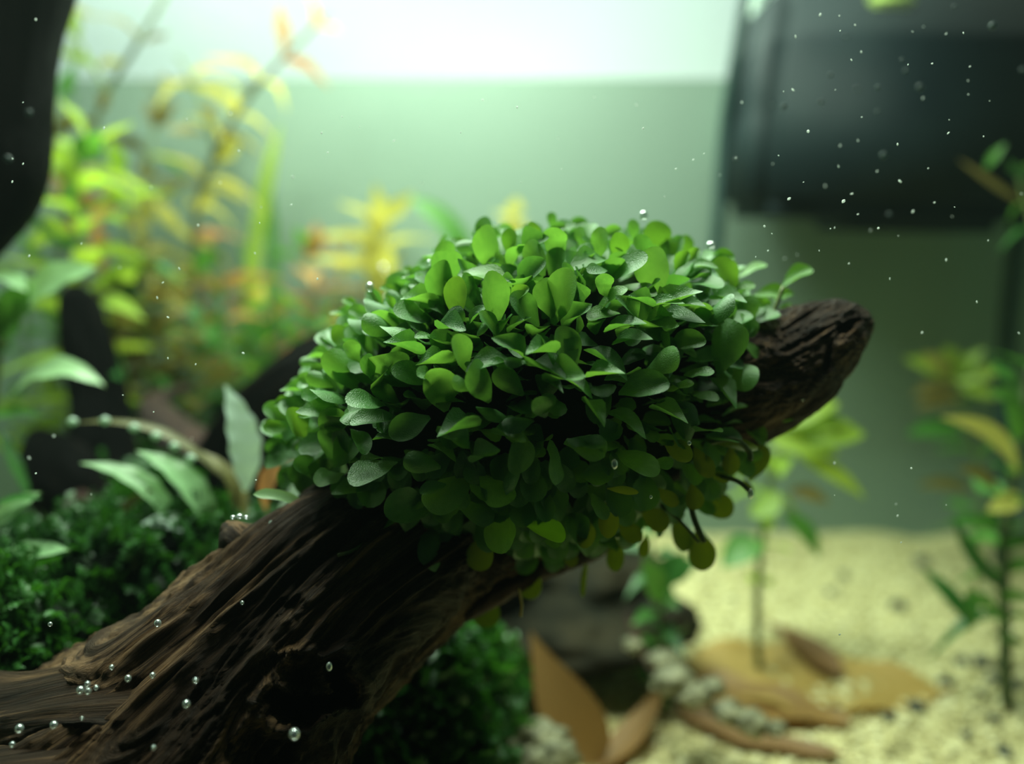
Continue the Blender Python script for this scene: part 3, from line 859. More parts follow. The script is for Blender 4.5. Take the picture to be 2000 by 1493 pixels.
def stem_plant(label, stems, group=None, name='stem_plant', cat='plant'):
    """stems: list of dict(path=[(x,y,d)...], mats=[...], llen, lw, step, first, tip)"""
    p0 = stems[0]['path'][0]
    root = thing(name, label, cat, tuple(at(*p0)), group)
    for s in stems:
        path = [tuple(at(*q)) for q in s['path']]
        g_ = ground(path[0][0], path[0][1])
        if path[0][2] > g_ + 0.03 and name == 'stem_plant' and s is not None and not s.get('hang'):
            z0 = path[0][2]
            path = [(path[0][0] + 0.02, path[0][1], g_ - 0.01)] + ([(path[0][0], path[0][1], (z0 + g_) / 2)] if z0 - g_ > 0.3 else []) + path
        sp = [Vector(p) for p in spline(path, 60)]
        r = s.get('r', 0.008)
        tube('stem', [(p.x, p.y, p.z, r * (1 - 0.5 * i / 59)) for i, p in list(enumerate(sp))[::6] + [(59, sp[59])]], M[s.get('stem', 'stem')], root, 30, 6)
        fr = frames(sp)
        Ls = [0]
        for i in range(1, 60): Ls.append(Ls[-1] + (sp[i] - sp[i - 1]).length)
        total = Ls[-1]
        q = total * s.get('first', 0.2); ph = R.random() * 3
        while q < total:
            i = min(59, next(k for k in range(60) if Ls[k] >= q))
            t, a, b = fr[i]
            f = q / total
            for k in range(s.get('whorl', 2)):
                an = ph + k * 2 * math.pi / s.get('whorl', 2)
                side = a * math.cos(an) + b * math.sin(an)
                lift = s.get('lift', 0.35) + 0.8 * max(0, f - 0.8) / 0.2 * s.get('close', 1)
                y = (side + t * lift + Vector((R.gauss(0, .15), R.gauss(0, .15), R.gauss(0, .15)))).normalized()
                L = s['llen'] * R.uniform(0.7, 1.1) * (1 - 0.45 * max(0, f - 0.85) / 0.15)
                mats = s['mats']
                mt = mats[min(len(mats) - 1, int(f * len(mats) * 0.999))] if R.random() < 0.75 else R.choice(mats)
                put_leaf(R.choice(plant_leaf_meshes(mt)), basis(sp[i] + side * r * 0.7, y, t + Vector((0, 0, .3)), s['lw'] * R.uniform(.8, 1.2), L), root)
            q += s['step'] * R.uniform(0.8, 1.2); ph += math.pi / 2 + R.uniform(-.3, .3)
    return root

def st_(path, mats, llen=0.2, lw=0.05, step=0.1, **k):
    d = dict(path=path, mats=mats, llen=llen, lw=lw, step=step); d.update(k); return d

stem_plant('tall stem plant with a dark bare stem leaning right into the bright upper left', [
    st_([(110, 700, 3.0), (120, 480, 3.0), (165, 300, 2.95), (215, 170, 2.9), (285, 60, 2.85), (350, -60, 2.85)], ['olive', 'olive', 'yellow', 'olive'], 0.15, 0.035, 0.30, r=0.016, stem='stem_dark', first=0.45, lift=0.9),
    st_([(215, 190, 2.9), (165, 100, 2.9), (120, 40, 2.9), (60, -30, 2.9)], ['lime', 'yellow'], 0.14, 0.035, 0.14, hang=True, lift=0.8)])
stem_plant('tall yellow and olive stem plant arching right with drooping narrow leaves near the surface', [
    st_([(380, 900, 3.1), (385, 620, 3.1), (380, 440, 3.05), (420, 300, 3.0), (500, 170, 2.95), (580, 90, 2.9), (640, 20, 2.9)], ['olive', 'green', 'olive', 'yellow', 'yellow', 'yellow', 'orange'], 0.24, 0.042, 0.13, r=0.014, stem='olive', first=0.1, lift=0.5),
    st_([(420, 300, 3.0), (400, 220, 2.95), (360, 130, 2.9), (345, 110, 2.9)], ['olive', 'yellow'], 0.18, 0.05, 0.10, hang=True, lift=0.2)])
stem_plant('bushy lime stem plant whose pointed crown opens beside the hanging black branch', [
    st_([(170, 800, 2.6), (165, 560, 2.6), (155, 420, 2.6), (160, 320, 2.6), (175, 275, 2.58)], ['deep', 'green', 'lime', 'lime', 'lime'], 0.28, 0.085, 0.065, first=0.35, lift=0.5),
    st_([(210, 640, 2.7), (240, 480, 2.7), (250, 380, 2.7), (235, 330, 2.7)], ['green', 'olive', 'lime'], 0.2, 0.055, 0.10, lift=0.5)])
stem_plant('olive and yellow stem plant filling the middle of the left thicket', [
    st_([(300, 800, 3.1), (290, 600, 3.1), (280, 420, 3.1), (300, 260, 3.1), (330, 170, 3.1)], ['olive', 'green', 'olive', 'yellow', 'olive'], 0.22, 0.05, 0.095, first=0.1, lift=0.4),
    st_([(340, 760, 3.2), (350, 560, 3.2), (400, 380, 3.2), (440, 270, 3.2), (470, 180, 3.2)], ['olive', 'olive', 'yellow', 'yellow'], 0.22, 0.05, 0.10, lift=0.4)])
stem_plant('reddish olive stem plant low in the left thicket behind the dark stub', [
    st_([(240, 820, 2.9), (230, 640, 2.9), (215, 520, 2.9), (120, 380, 2.9), (110, 250, 2.95), (130, 160, 3.0)], ['olive', 'deep', 'olive', 'orange', 'green'], 0.2, 0.05, 0.085, first=0.05, lift=0.4),
    st_([(60, 760, 2.8), (50, 620, 2.8), (70, 500, 2.8), (60, 440, 2.8)], ['green', 'lime', 'green'], 0.2, 0.06, 0.09, first=0.1)])
stem_plant('yellow green stem plant rising to the left of the ball below the arching stems', [
    st_([(440, 860, 3.1), (450, 700, 3.1), (430, 560, 3.1), (410, 470, 3.1)], ['deep', 'green', 'lime', 'orange'], 0.2, 0.05, 0.085, first=0.05),
    st_([(500, 800, 3.2), (520, 680, 3.2), (500, 590, 3.2), (495, 560, 3.2)], ['deep', 'green', 'green', 'yellow'], 0.2, 0.06, 0.08, first=0.05)])
stem_plant('short orange crowned stem plant behind the cushion on its left', [
    st_([(610, 850, 3.25), (605, 680, 3.25), (600, 560, 3.25), (600, 480, 3.25)], ['green', 'green', 'orange', 'orange', 'orange'], 0.24, 0.085, 0.07, first=0.1, lift=0.5),
    st_([(680, 700, 3.3), (670, 600, 3.3), (665, 500, 3.3), (650, 470, 3.3)], ['green', 'yellow', 'yellow', 'orange'], 0.17, 0.05, 0.09, first=0.3, lift=0.5)])
stem_plant('pale yellow crowned stem plant rising highest behind the cushion', [
    st_([(735, 800, 3.25), (740, 620, 3.25), (735, 500, 3.25), (742, 430, 3.25), (742, 395, 3.25)], ['green', 'olive', 'yellow', 'yellow', 'yellow', 'yellow'], 0.24, 0.09, 0.055, first=0.55, lift=0.9)])
stem_plant('small pale yellow tip showing just above the crest of the cushion', [
    st_([(1000, 700, 3.2), (1003, 540, 3.2), (1003, 450, 3.2), (1003, 415, 3.2)], ['yellow'], 0.15, 0.07, 0.045, first=0.72, lift=0.8)])
stem_plant('dense bright green low plant behind the left flank of the cushion', [
    st_([(560 + dx, 860, 2.95), (560 + dx * 1.2, 740, 2.95), (555 + dx * 1.5, h, 2.95)], ['deep', 'green', 'green'], 0.16, 0.06, 0.065, first=0.1, lift=0.6)
    for dx, h in ((-90, 640), (-40, 600), (10, 590), (55, 610), (-130, 650))])
stem_plant('dark green bushy plant filling the low left thicket behind the silvery leaves', [
    st_([(300 + dx, 980, 2.75), (300 + dx, 800, 2.75), (300 + dx * 1.15, h, 2.75)], ['deep', 'deep', 'olive'], 0.20, 0.06, 0.06, first=0.2, lift=0.5)
    for dx, h in ((-60, 560), (10, 600), (80, 640), (-10, 480))])
# long grass-like leaves
gr = thing('ribbon_grass', 'tall thin grass-like plant with narrow upright blades left of the cushion', 'plant', tuple(at(500, 800, 3.3)))
for a in [(490, 800, 3.3, 548, 240, 3.2, 30, 'lime', 0.04), (520, 800, 3.3, 520, 330, 3.3, 22, 'green', -0.03), (505, 780, 3.35, 470, 460, 3.3, 18, 'green', 0.03),
          (895, 560, 3.3, 805, 385, 3.2, 34, 'green', -0.12), (245, 900, 2.6, 235, 610, 2.6, 24, 'green', 0.02)][:3]:
    hand_leaf(gr, *a[:7], a[7], a[8], prof_blade, 0.3, name='blade')
hand_leaf(cush, 590, 985, 1.33, 494, 966, 1.30, 22, 'pale', 0.08, prof_blade, 0.4)
gb = hand_leaf(None, 905, 580, 3.2, 800, 385, 3.15, 44, 'green', 0.20, prof_blade, 0.3, name='grass_blade')
tag(gb, 'single broad green blade curving beside the pale yellow crown', 'plant')
gb = hand_leaf(None, 248, 960, 2.5, 232, 690, 2.5, 30, 'green', 0.01, prof_blade, 0.3, name='grass_blade')
tag(gb, 'single upright green blade beside the dark stub at left', 'plant')

# right-hand plants
p = stem_plant('yellow green stem plant behind the log tip growing from the sand', [
    st_([(1478, 1190, 2.5), (1488, 1060, 2.5), (1500, 960, 2.48), (1530, 880, 2.46), (1580, 820, 2.45), (1600, 800, 2.45)], ['deep', 'lime', 'lime', 'lime', 'lime'], 0.15, 0.06, 0.10, first=0.35, lift=0.3, r=0.012),
    st_([(1530, 880, 2.46), (1440, 900, 2.5), (1400, 880, 2.5)], ['lime', 'lime'], 0.14, 0.05, 0.08, hang=True)])
for a in [(1520, 830, 2.42, 1640, 790, 2.4, 60, 'lime', .1), (1560, 850, 2.42, 1690, 850, 2.4, 66, 'lime', .05), (1560, 890, 2.42, 1690, 975, 2.4, 34, 'lime', .06),
          (1520, 960, 2.42, 1465, 1010, 2.4, 50, 'lime', -.1), (1540, 960, 2.42, 1620, 985, 2.4, 30, 'olive', .1), (1500, 860, 2.42, 1640, 890, 2.4, 50, 'lime', .05),
          (1530, 1000, 2.42, 1600, 1090, 2.4, 36, 'green', .1), (1560, 840, 2.42, 1660, 830, 2.4, 40, 'lime', .1), (1490, 1060, 2.4, 1410, 1110, 2.38, 62, 'green', .1)]:
    hand_leaf(p, *a[:7], a[7], a[8], prof_oval, 0.4)
p = stem_plant('green and yellow stem plant at the right edge with a dark lower stem', [
    st_([(1965, 1340, 2.3), (1962, 1200, 2.3), (1960, 1080, 2.3), (1975, 950, 2.3), (1995, 830, 2.3), (2010, 720, 2.3)], ['deep', 'deep', 'green', 'green', 'green'], 0.17, 0.055, 0.075, first=0.2, lift=0.3, r=0.02, stem='stem_dark')])
for a in [(1990, 930, 2.28, 1835, 815, 2.25, 38, 'yellow', .16), (1985, 960, 2.28, 1928, 1000, 2.25, 44, 'yellow', -.1), (2000, 790, 2.28, 1930, 770, 2.25, 34, 'green', .1),
          (1990, 860, 2.28, 1960, 780, 2.25, 40, 'green', .1), (1960, 1150, 2.28, 1860, 1010, 2.2, 32, 'deep', -.05), (1950, 1040, 2.28, 1850, 1020, 2.25, 30, 'green', .1),
          (1950, 960, 2.28, 1870, 915, 2.25, 28, 'olive', .1), (1900, 1220, 2.2, 1800, 1110, 2.25, 32, 'deep', .04), (1895, 1230, 2.2, 1893, 1150, 2.2, 28, 'green', .0),
          (1965, 1220, 2.28, 1880, 1150, 2.2, 26, 'green', .04)]:
    hand_leaf(p, *a[:7], a[7], a[8], prof_oval, 0.4)
p = stem_plant('pale star-shaped crown of leaves before the dark pipe at right', [
    st_([(1915, 1000, 3.0), (1905, 880, 3.0), (1880, 790, 3.0), (1862, 735, 3.0)], ['deep', 'green', 'lime'], 0.13, 0.045, 0.10, first=0.3)])
for a in [(1860, 740, 2.95, 1845, 675, 2.9, 50, 'lime', .05), (1860, 740, 2.95, 1765, 700, 2.9, 34, 'lime', .05), (1865, 740, 2.95, 1925, 680, 2.9, 26, 'lime', .05),
          (1865, 745, 2.95, 1955, 725, 2.9, 40, 'lime', .08), (1860, 745, 2.95, 1800, 690, 2.9, 36, 'yellow', .08), (1870, 760, 2.95, 1780, 775, 2.9, 30, 'olive', .1),
          (1875, 780, 2.95, 1790, 800, 2.9, 34, 'olive', .1), (1880, 850, 2.95, 1770, 850, 2.9, 40, 'green', .1), (1870, 750, 2.95, 1950, 780, 2.9, 30, 'lime', .05),
          (1900, 960, 2.95, 1790, 950, 2.9, 26, 'olive', .08)]:
    hand_leaf(p, *a[:7], a[7], a[8], prof_oval, 0.3)
gl = stem_plant('green sprig showing before the dark filter box at the right edge', [
    st_([(2030, 480, 2.5), (2000, 380, 2.5), (1985, 330, 2.5)], ['deep', 'green'], 0.1, 0.035, 0.09, hang=True)])
for a in [(1925, 330, 2.5, 1965, 280, 2.45, 18, 'green', .05), (2010, 350, 2.5, 1975, 335, 2.45, 26, 'deep', .05), (2000, 400, 2.5, 1870, 310, 2.5, 14, 'olive', 0.0)]:
    hand_leaf(gl, *a[:7], a[7], a[8], prof_oval, 0.3)
sp_ = stem_plant('small bright green seedling beneath the cushion before the dark rocks', [
    st_([(1290, 1230, 2.3), (1285, 1160, 2.3), (1275, 1090, 2.3), (1270, 1040, 2.3)], ['deep', 'green', 'deep'], 0.11, 0.05, 0.055, first=0.1)])
for a in [(1290, 1180, 2.25, 1255, 1090, 2.2, 46, 'green', .05), (1290, 1150, 2.25, 1340, 1080, 2.2, 50, 'deep', .05), (1300, 1130, 2.25, 1360, 1100, 2.2, 50, 'deep', .05)]:
    hand_leaf(sp_, *a[:7], a[7], a[8], prof_oval, 0.3)

# ------------------------------------------------------------------ broad-leaved plants at left
bp_ = thing('broadleaf_plant', 'plant with large pale green pointed leaves at the left edge before the dark stub', 'plant', tuple(at(20, 850, 1.95)))
for a in [(45, 600, 1.95, 190, 525, 1.95, 78, 'pale', .12), (70, 560, 2.0, 20, 640, 1.95, 90, 'green', .1), (-20, 640, 1.95, 60, 560, 1.9, 110, 'green', -.1),
          (20, 775, 1.9, 205, 755, 1.9, 64, 'pale', .24), (-30, 540, 1.95, 50, 570, 1.9, 60, 'pale', .1),
          (-30, 820, 1.9, 85, 815, 1.9, 36, 'green', .1), (0, 840, 1.9, 60, 980, 1.9, 34, 'deep', .0), (-40, 700, 1.95, 20, 680, 1.95, 60, 'deep', .1)]:
    hand_leaf(bp_, *a[:7], a[7], a[8], prof_oval, 0.85, wave=0.04)
tube('stem', [pt(-30, 1150, 2.0, 9), pt(-25, 900, 1.98, 9), pt(-10, 760, 1.95, 8), (*at(10, 620, 1.95), 0.006)], M['stem'], bp_, 20, 8)
lp = thing('leafy_plant', 'bright lance-leaved plant at the left edge above the dark moss', 'plant', tuple(at(-20, 1200, 1.6)))
for a in [(-30, 1040, 1.6, 80, 962, 1.6, 54, 'pale', .04), (-40, 1110, 1.55, 135, 1075, 1.55, 62, 'pale', .06), (-20, 1130, 1.55, 36, 1160, 1.55, 34, 'pale', .1),
          (-30, 1000, 1.6, 82, 975, 1.58, 22, 'deep', .1)]:
    hand_leaf(lp, *a[:7], a[7], a[8], prof_oval, 0.85, wave=0.03)
tube('stem', [pt(-20, 1330, 1.6, 8), pt(-26, 1150, 1.6, 8), pt(-30, 1000, 1.6, 6)], M['stem'], lp, 16, 8)
sv = thing('wavy_leaf_plant', 'rosette of silvery green wavy-edged leaves left of the cushion above the log', 'plant', tuple(at(450, 1020, 1.75)))
for a in [(480, 960, 1.75, 440, 752, 1.72, 82, 'silver', .05, .10), (345, 1040, 1.72, 155, 905, 1.68, 52, 'pale', .16, .08), (415, 1050, 1.74, 265, 880, 1.70, 66, 'pale', .14, .08),
          (480, 1010, 1.78, 390, 880, 1.8, 40, 'olive', .1, .06), (430, 930, 1.76, 140, 828, 1.72, 24, 'olive', .14, .06),
          (520, 1000, 1.74, 575, 890, 1.7, 50, 'orange', .16, .06), (545, 1000, 1.6, 600, 915, 1.58, 44, 'silver', -.1, .06),
          (380, 1045, 1.7, 275, 1025, 1.66, 44, 'silver', .15, .08), (460, 1000, 1.76, 420, 890, 1.78, 34, 'olive', .1, .05), (230, 1010, 1.7, 300, 955, 1.7, 26, 'olive', .05, .05)]:
    hand_leaf(sv, *a[:7], a[7], a[8], prof_oval, 0.75, wave=a[9] * .25, wn=5, serr=0.045, rows=40)
for i, (x, y) in enumerate([(142, 824), (205, 822), (262, 836), (305, 852), (340, 872), (372, 896)]):
    q = lumpy('leaf_bead', at(x, y, 1.69), 0.012, 0.010, 0.010, M['silver'], sv, 0.2, 2, i, 1)

# ------------------------------------------------------------------ moss
MG = [leaf_geo(prof_oval, 3, 2, 0.3, 0.5, 0.0, 1, 0.3, s) for s in range(3)]
def moss(label, c, rx, ry, rz, n, lsz, mat='moss', seed=0, group=None):
    t = thing('moss_clump', label, 'moss', tuple(c + Vector((0, 0, -rz))), group)
    lumpy('mound', c, rx * .93, ry * .93, rz * .93, M['moss_core'], t, 0.3, 1.8, seed, 4)
    rr = random.Random(seed)
    V, Fc, tone = [], [], []
    for k in range(n):
        u = Vector((rr.gauss(0, 1), rr.gauss(0, 1) - 0.3, abs(rr.gauss(0, 1)) + 0.0)).normalized()
        kk = 1 + 0.3 * noise.fractal(u * 1.8 + Vector((seed, -seed, seed * 1.7)), 1.0, 2.0, 3)
        p = c + Vector((u.x * rx, u.y * ry, u.z * rz)) * kk * rr.uniform(.92, 1.03)
        d = (u + Vector((rr.gauss(0, .5), rr.gauss(0, .5), rr.gauss(0, .5) + .2))).normalized()
        fl = lsz * rr.uniform(.8, 2.4)      # one frond: small leaflets along a short stem
        tn = rr.uniform(-.3, .35)
        m_ = 5
        sd = d.orthogonal().normalized(); sd.rotate(Matrix.Rotation(rr.uniform(0, 6.3), 3, d))
        for j in range(m_):
            for sgn in (-1, 1):
                y = (sd * sgn + d * 0.7).normalized()
                mt = basis(p + d * fl * j / m_, y, d.cross(sd) + Vector((0, 0, .6)), lsz * .45, lsz * rr.uniform(.7, 1.1) * (1 - j / m_ * .4))
                b = len(V); gv, gf = MG[(j + k) % 3]
                for q in gv: V.append(mt @ q); tone.append(tn)
                Fc += [tuple(b + i for i in f_) for f_ in gf]
    o = keep(link('fronds', V, Fc, M[mat], None, True, {'tone': ('FLOAT', tone)}), t)
    o['kind'] = 'stuff'
    return t
moss('wide dark green moss mound between the wavy-leaved plant and the log at left', at(230, 1310, 1.85), .42, .30, .36, 1500, .040, seed=3)
moss('moss mound at the left edge resting on the foot of the log', at(-20, 1290, 1.52), .17, .14, .17, 600, .026, seed=5)
moss('dim moss bank far behind the log at left beneath the wavy leaves', at(400, 1230, 2.3), .40, .25, .42, 900, .05, 'moss', seed=8)
moss('moss tuft on the sand under the arch of the log', at(770, 1470, 1.78), .20, .16, .28, 800, .036, seed=12)
moss('thin mossy tuft beside the dark rocks under the log', at(870, 1400, 1.95), .12, .1, .26, 260, .05, seed=15)

# ------------------------------------------------------------------ rocks, stones, dead leaves on the sand
rk = lumpy('rock', at(1090, 1235, 2.45), .30, .22, .085, M['rock'], None, .3, 1.6, 2, 4, rot=-.05)
tag(rk, 'broad flat dark rock on the sand beneath the cushion', 'rock')
rk = lumpy('rock', at(1150, 1135, 2.7), .27, .2, .10, M['rock'], None, .3, 1.6, 7, 4, rot=.04)
tag(rk, 'dark layered rock lying behind the broad flat one', 'rock')
rk = lumpy('rock', at(960, 1275, 2.3), .16, .14, .075, M['rock'], None, .3, 1.6, 9, 4)
tag(rk, 'small black rock under the log nearest the moss tuft', 'rock')
rk = lumpy('rock', at(1300, 1215, 2.5), .10, .09, .07, M['rock'], None, .3, 1.6, 12, 4)
tag(rk, 'dark green rock at the foot of the small seedling', 'rock')
STL = ['cream topped stone at the centre of the pile beside the moss tuft', 'rough grey stone below the centre stone of the moss tuft pile', 'long grey ridge stone in the middle of the pile, tilted to the right',
       'grey stone at the right of the pile touching the upright brown leaf', 'rough stone wedged against the foot of the upright brown leaf', 'small stone at the lower edge of the pile under the centre stone',
       'small cream stone at the bottom middle of the pile', 'small stone just behind the foot of the crossed brown leaves', 'pale stone at the top of the pile nearest the log', 'tiny stone at the bottom right of the pile', 'small dark stone half hidden by the moss tuft']
stones = [(905, 1410, 1.98, .055), (870, 1450, 1.92, .045), (950, 1440, 1.93, .055), (1010, 1425, 1.95, .05), (1055, 1440, 1.93, .045), (925, 1475, 1.88, .04),
          (985, 1480, 1.88, .045), (1090, 1470, 1.9, .04), (880, 1380, 2.0, .04), (1040, 1485, 1.87, .035), (840, 1490, 1.88, .04)]
for i, (x, y, d, r) in enumerate(stones):
    o = lumpy('stone', at(x, y, d), r * 1.35, r, r * .8, M['stone'], None, .45, 2.2, i * 3.1 + 1, 3, rot=R.uniform(-.4, .4))
    tag(o, STL[i], 'stone', 'rough stones piled by the moss tuft')
STL2 = ['grey rubble stone on the left end of the ragged tan leaf', 'rubble stone second from the left on the ragged tan leaf', 'rubble stone third from the left along the ragged tan leaf', 'rubble stone touching the tip of the brown twig',
        'small rubble stone between the flat dark rock and the brown twig', 'grey rubble stone above the middle of the long dark leaf', 'small rubble stone farthest right above the long dark leaf', 'small rubble stone lying above the row on the tan leaf']
stones = [(1312, 1328, 2.05, .040), (1352, 1358, 2.02, .034), (1425, 1392, 2.0, .036), (1296, 1290, 2.12, .03), (1238, 1262, 2.2, .022), (1468, 1412, 1.98, .036), (1515, 1425, 1.96, .022), (1392, 1342, 2.06, .024)]
for i, (x, y, d, r) in enumerate(stones):
    o = lumpy('stone', at(x, y, d), r * 1.3, r, r * .8, M['stone'], None, .45, 2.2, i * 2.3 + 40, 3, rot=R.uniform(-.4, .4))
    tag(o, STL2[i], 'stone', 'rubble stones along the fallen leaves')
def on_floor(px, py):
    v = at(px, py, 1) - CAM
    t = (0.0 - CAM.z) / v.z
    p = CAM + v * t
    t = (ground(p.x, p.y) - CAM.z) / v.z
    return CAM + v * t, t
PBL = ['lone black pebble in the open middle of the far sand', 'large black pebble at the lower edge of the big tan leaf', 'black pebble by itself near the right edge, below the pebble cluster', 'small black pebble to the lower left of the lone right edge pebble',
       'black pebble at the very bottom right', 'leftmost black pebble of the cluster at the dark stem', 'second black pebble from the left in the cluster at the dark stem', 'black pebble touching the foot of the dark stem',
       'black pebble beneath the stem foot pebble of the cluster', 'lowest black pebble of the cluster at the dark stem', 'black pebble at the right tip of the big tan leaf', 'dark pebble under the front edge of the big tan leaf',
       'dark pebble high on the far sand beside the right-hand green plant', 'small dark pebble on the far sand near the yellow green plant', 'small dark pebble beside the upright brown leaf', 'dark pebble between the tan leaf edge and the large black pebble',
       'black pebble at the extreme right beside the dark stem', 'tiny dark pebble near the centre of the far sand']
for i, (x, y, r) in enumerate([(1755, 1190, 14), (1790, 1387, 15), (1942, 1411, 10), (1885, 1440, 9), (1960, 1475, 13), (1878, 1298, 13), (1915, 1300, 15), (1958, 1308, 17),
                               (1942, 1335, 14), (1915, 1362, 11), (1845, 1340, 15), (1632, 1400, 16), (1800, 1105, 14), (1648, 1128, 9), (1150, 1305, 10), (1735, 1405, 12), (1990, 1345, 14), (1620, 1160, 8)]):
    p, d = on_floor(x, y)
    r = r * d / F_PX
    o = lumpy('pebble', p + Vector((0, 0, r * .5)), r * 1.1, r, r * .85, M['black_stone'], None, .3, 1.5, i * 1.7, 2)
    tag(o, PBL[i], 'pebble', 'black pebbles scattered on the sand')

def fallen(label, x0, y0, h0, x1, y1, h1, w, mat, **k):
    p0, d0 = on_floor(x0, y0); p1, d1 = on_floor(x1, y1)
    o = hand_leaf(None, x0, y0, d0 - h0, x1, y1, d1 - h1, w, mat, name='dead_leaf', **k)
    tag(o, label, 'dead leaf')
    # the stiff midrib
    a, b = at(x0, y0, d0 - h0), at(x1, y1, d1 - h1)
    return o
fallen('brown pointed dead leaf standing upright before the dark rocks', 1175, 1490, .05, 1036, 1232, .75, 115, 'dead', curve=-.05, prof=prof_lance, tilt=.3)
fallen('narrow brown dead leaf crossing the upright one at its foot', 1170, 1500, .05, 1300, 1320, .15, 60, 'dead', curve=-.04, prof=prof_lance, tilt=.5)
fallen('dark brown curled leaf tip rising above the large tan leaf', 1640, 1320, .06, 1488, 1212, .12, 60, 'dead_dark', curve=.04, prof=prof_lance, tilt=.7)
fallen('large tan dead leaf lying flat on the sand', 1330, 1290, .05, 1860, 1350, .05, 250, 'dead_tan', curve=-.03, prof=prof_oval, tilt=1.05, wave=.05, cup=.2)
fallen('tan dead leaf with ragged edge under the rubble stones', 1660, 1410, .05, 1270, 1290, .06, 120, 'dead', curve=-.04, prof=prof_oval, tilt=1.0, wave=.06)
fallen('long dark brown dead leaf edge nearest the front glass', 1290, 1365, .07, 1665, 1475, .05, 66, 'dead_dark', curve=-.05, prof=prof_oval, tilt=.9, wave=.05)
tw = tube('twig', [pt(1225, 1200, 2.3, 7), pt(1255, 1270, 2.2, 7), pt(1290, 1340, 2.1, 6), pt(1330, 1390, 2.03, 4)], M['wood_red'], None, 20, 8)
tag(tw, 'thin brown twig leaning from the dark rocks to the rubble stones', 'twig')

# ------------------------------------------------------------------ bubbles and specks
import bmesh
bm = bmesh.new(); bmesh.ops.create_icosphere(bm, subdivisions=3, radius=1)
BUB = bpy.data.meshes.new('air_bubble'); bm.to_mesh(BUB); bm.free()
BUB.polygons.foreach_set('use_smooth', [True] * len(BUB.polygons)); BUB.materials.append(M['bubble'])
def bubble(x, y, d, r, label, group=None, el=1.15):
    o = link_mesh('air_bubble', BUB)
    o.location = at(x, y, d); q = 0.85 * r * d / F_PX
    o.scale = (q, q, q * el)
    tag(o, label, 'bubble', group)
bubble(722, 561, 1.34, 9.5, 'silver air bubble on a stalk at the upper left rim of the cushion')
bubble(838, 513, 1.36, 5, 'small air bubble on the crest left of the tall top leaves')
bubble(1257, 421, 1.36, 9.5, 'silver air bubble standing on the highest leaf of the cushion')
bubble(1247, 466, 1.34, 5, 'small air bubble just below the highest silver bubble')
bubble(1389, 479, 1.36, 11, 'silver air bubble on the right shoulder of the cushion', None, .8)
bubble(749, 525, 2.3, 8, 'large blurred faint bubble drifting above the left rim')
bubble(1200, 907, 1.14, 8, 'clear droplet-like bubble hanging among the dark lower leaves', None, 1.5)
bubble(1466, 965, 1.29, 7, 'reddish bubble at the end of the drooping stalk', None, 1.7)
bubble(1628, 697, 1.36, 6, 'bright bubble clinging to the underside crack of the log tip')
bubble(1271, 971, 1.2, 4, 'tiny bright bubble at the lower right foot of the cushion')
bubble(1346, 866, 1.2, 5, 'tiny bubble in the dark right flank of the cushion')
bubble(1568, 781, 1.36, 3, 'tiny bubble on the dark lower edge of the log tip')
bubble(575, 1435, 1.05, 12, 'large clear bubble on the log below its dark hollow')
bubble(643, 1303, 1.14, 7, 'oval bubble at the rim of the dark hollow in the log', None, 1.6)
KBL = ['leftmost small bubble on the log knot', 'largest middle bubble on top of the log knot', 'third bubble from the left on the log knot', 'bright bubble on the log just right of the knot', 'tiny bubble on the log farther right of the knot']
for i, (x, y, r) in enumerate([(455, 1011, 6), (468, 1009, 8), (481, 1011, 6), (532, 1023, 9), (548, 1036, 4)]):
    bubble(x, y, 1.285, r, KBL[i], 'bubbles on the log knot', .8)
LBL = ['left bubble of the tight cluster on the log root', 'top bubble of the tight cluster on the log root', 'bottom bubble of the tight cluster on the log root', 'right bubble of the tight cluster on the log root',
       'small bubble on the upper edge of the log root', 'bubble on the log right of the tight cluster', 'bubble on the log second right of the tight cluster', 'bubble below the tight cluster, beneath the root crack',
       'oval bubble low on the root near the left edge', 'lowest bubble at the left edge of the root', 'bubble where the moss meets the top edge of the log', 'tiny bubble just under the tight cluster',
       'bubble sitting in the moss above the log root', 'tiny bubble on the log between the knot and the dark hollow', 'upper of two elongated bubbles on the bare dark wood', 'lower of two elongated bubbles on the bare dark wood', 'bubble near the bottom edge of the log']
for i, (x, y, d, r) in enumerate([(157, 1349, 1.10, 8), (171, 1337, 1.10, 6), (172, 1351, 1.10, 7), (188, 1344, 1.1, 5), (218, 1304, 1.12, 5), (250, 1326, 1.12, 7), (298, 1320, 1.12, 6), (105, 1417, 1.10, 8),
                   (38, 1424, 1.10, 9), (24, 1455, 1.1, 6), (308, 1218, 1.2, 8), (160, 1404, 1.1, 4), (98, 1220, 1.2, 5), (473, 1178, 1.13, 4), (382, 1330, 1.08, 6), (364, 1376, 1.07, 8), (300, 1461, 1.06, 5)]):
    bubble(x, y, d, r, LBL[i], 'bubbles on the lower left log')

bm = bmesh.new(); bmesh.ops.create_icosphere(bm, subdivisions=1, radius=1)
SPK = bpy.data.meshes.new('speck'); bm.to_mesh(SPK)
SPK.materials.append(M['speck'])
SPD = bpy.data.meshes.new('dull_speck'); bm.to_mesh(SPD); bm.free()
SPD.polygons.foreach_set('use_smooth', [True] * len(SPD.polygons)); SPD.materials.append(M['dull_speck'])
def speck(x, y, r, label, group, dull=False, d=None, el=None):
    d = d or R.uniform(1.0, 1.28)
    o = link_mesh('speck', SPD if dull else SPK)
    q = r * d / F_PX
    o.location = at(x, y, d)
    e = el or R.uniform(1, 2.2)
    o.scale = (q / math.sqrt(e), q / math.sqrt(e), q * math.sqrt(e))
    o.rotation_euler = (0, R.uniform(-1.2, 1.2), 0)
    tag(o, label, 'speck', group)
G1 = ('tiny white speck drifting in the water before the black filter box', 'specks before the filter box')
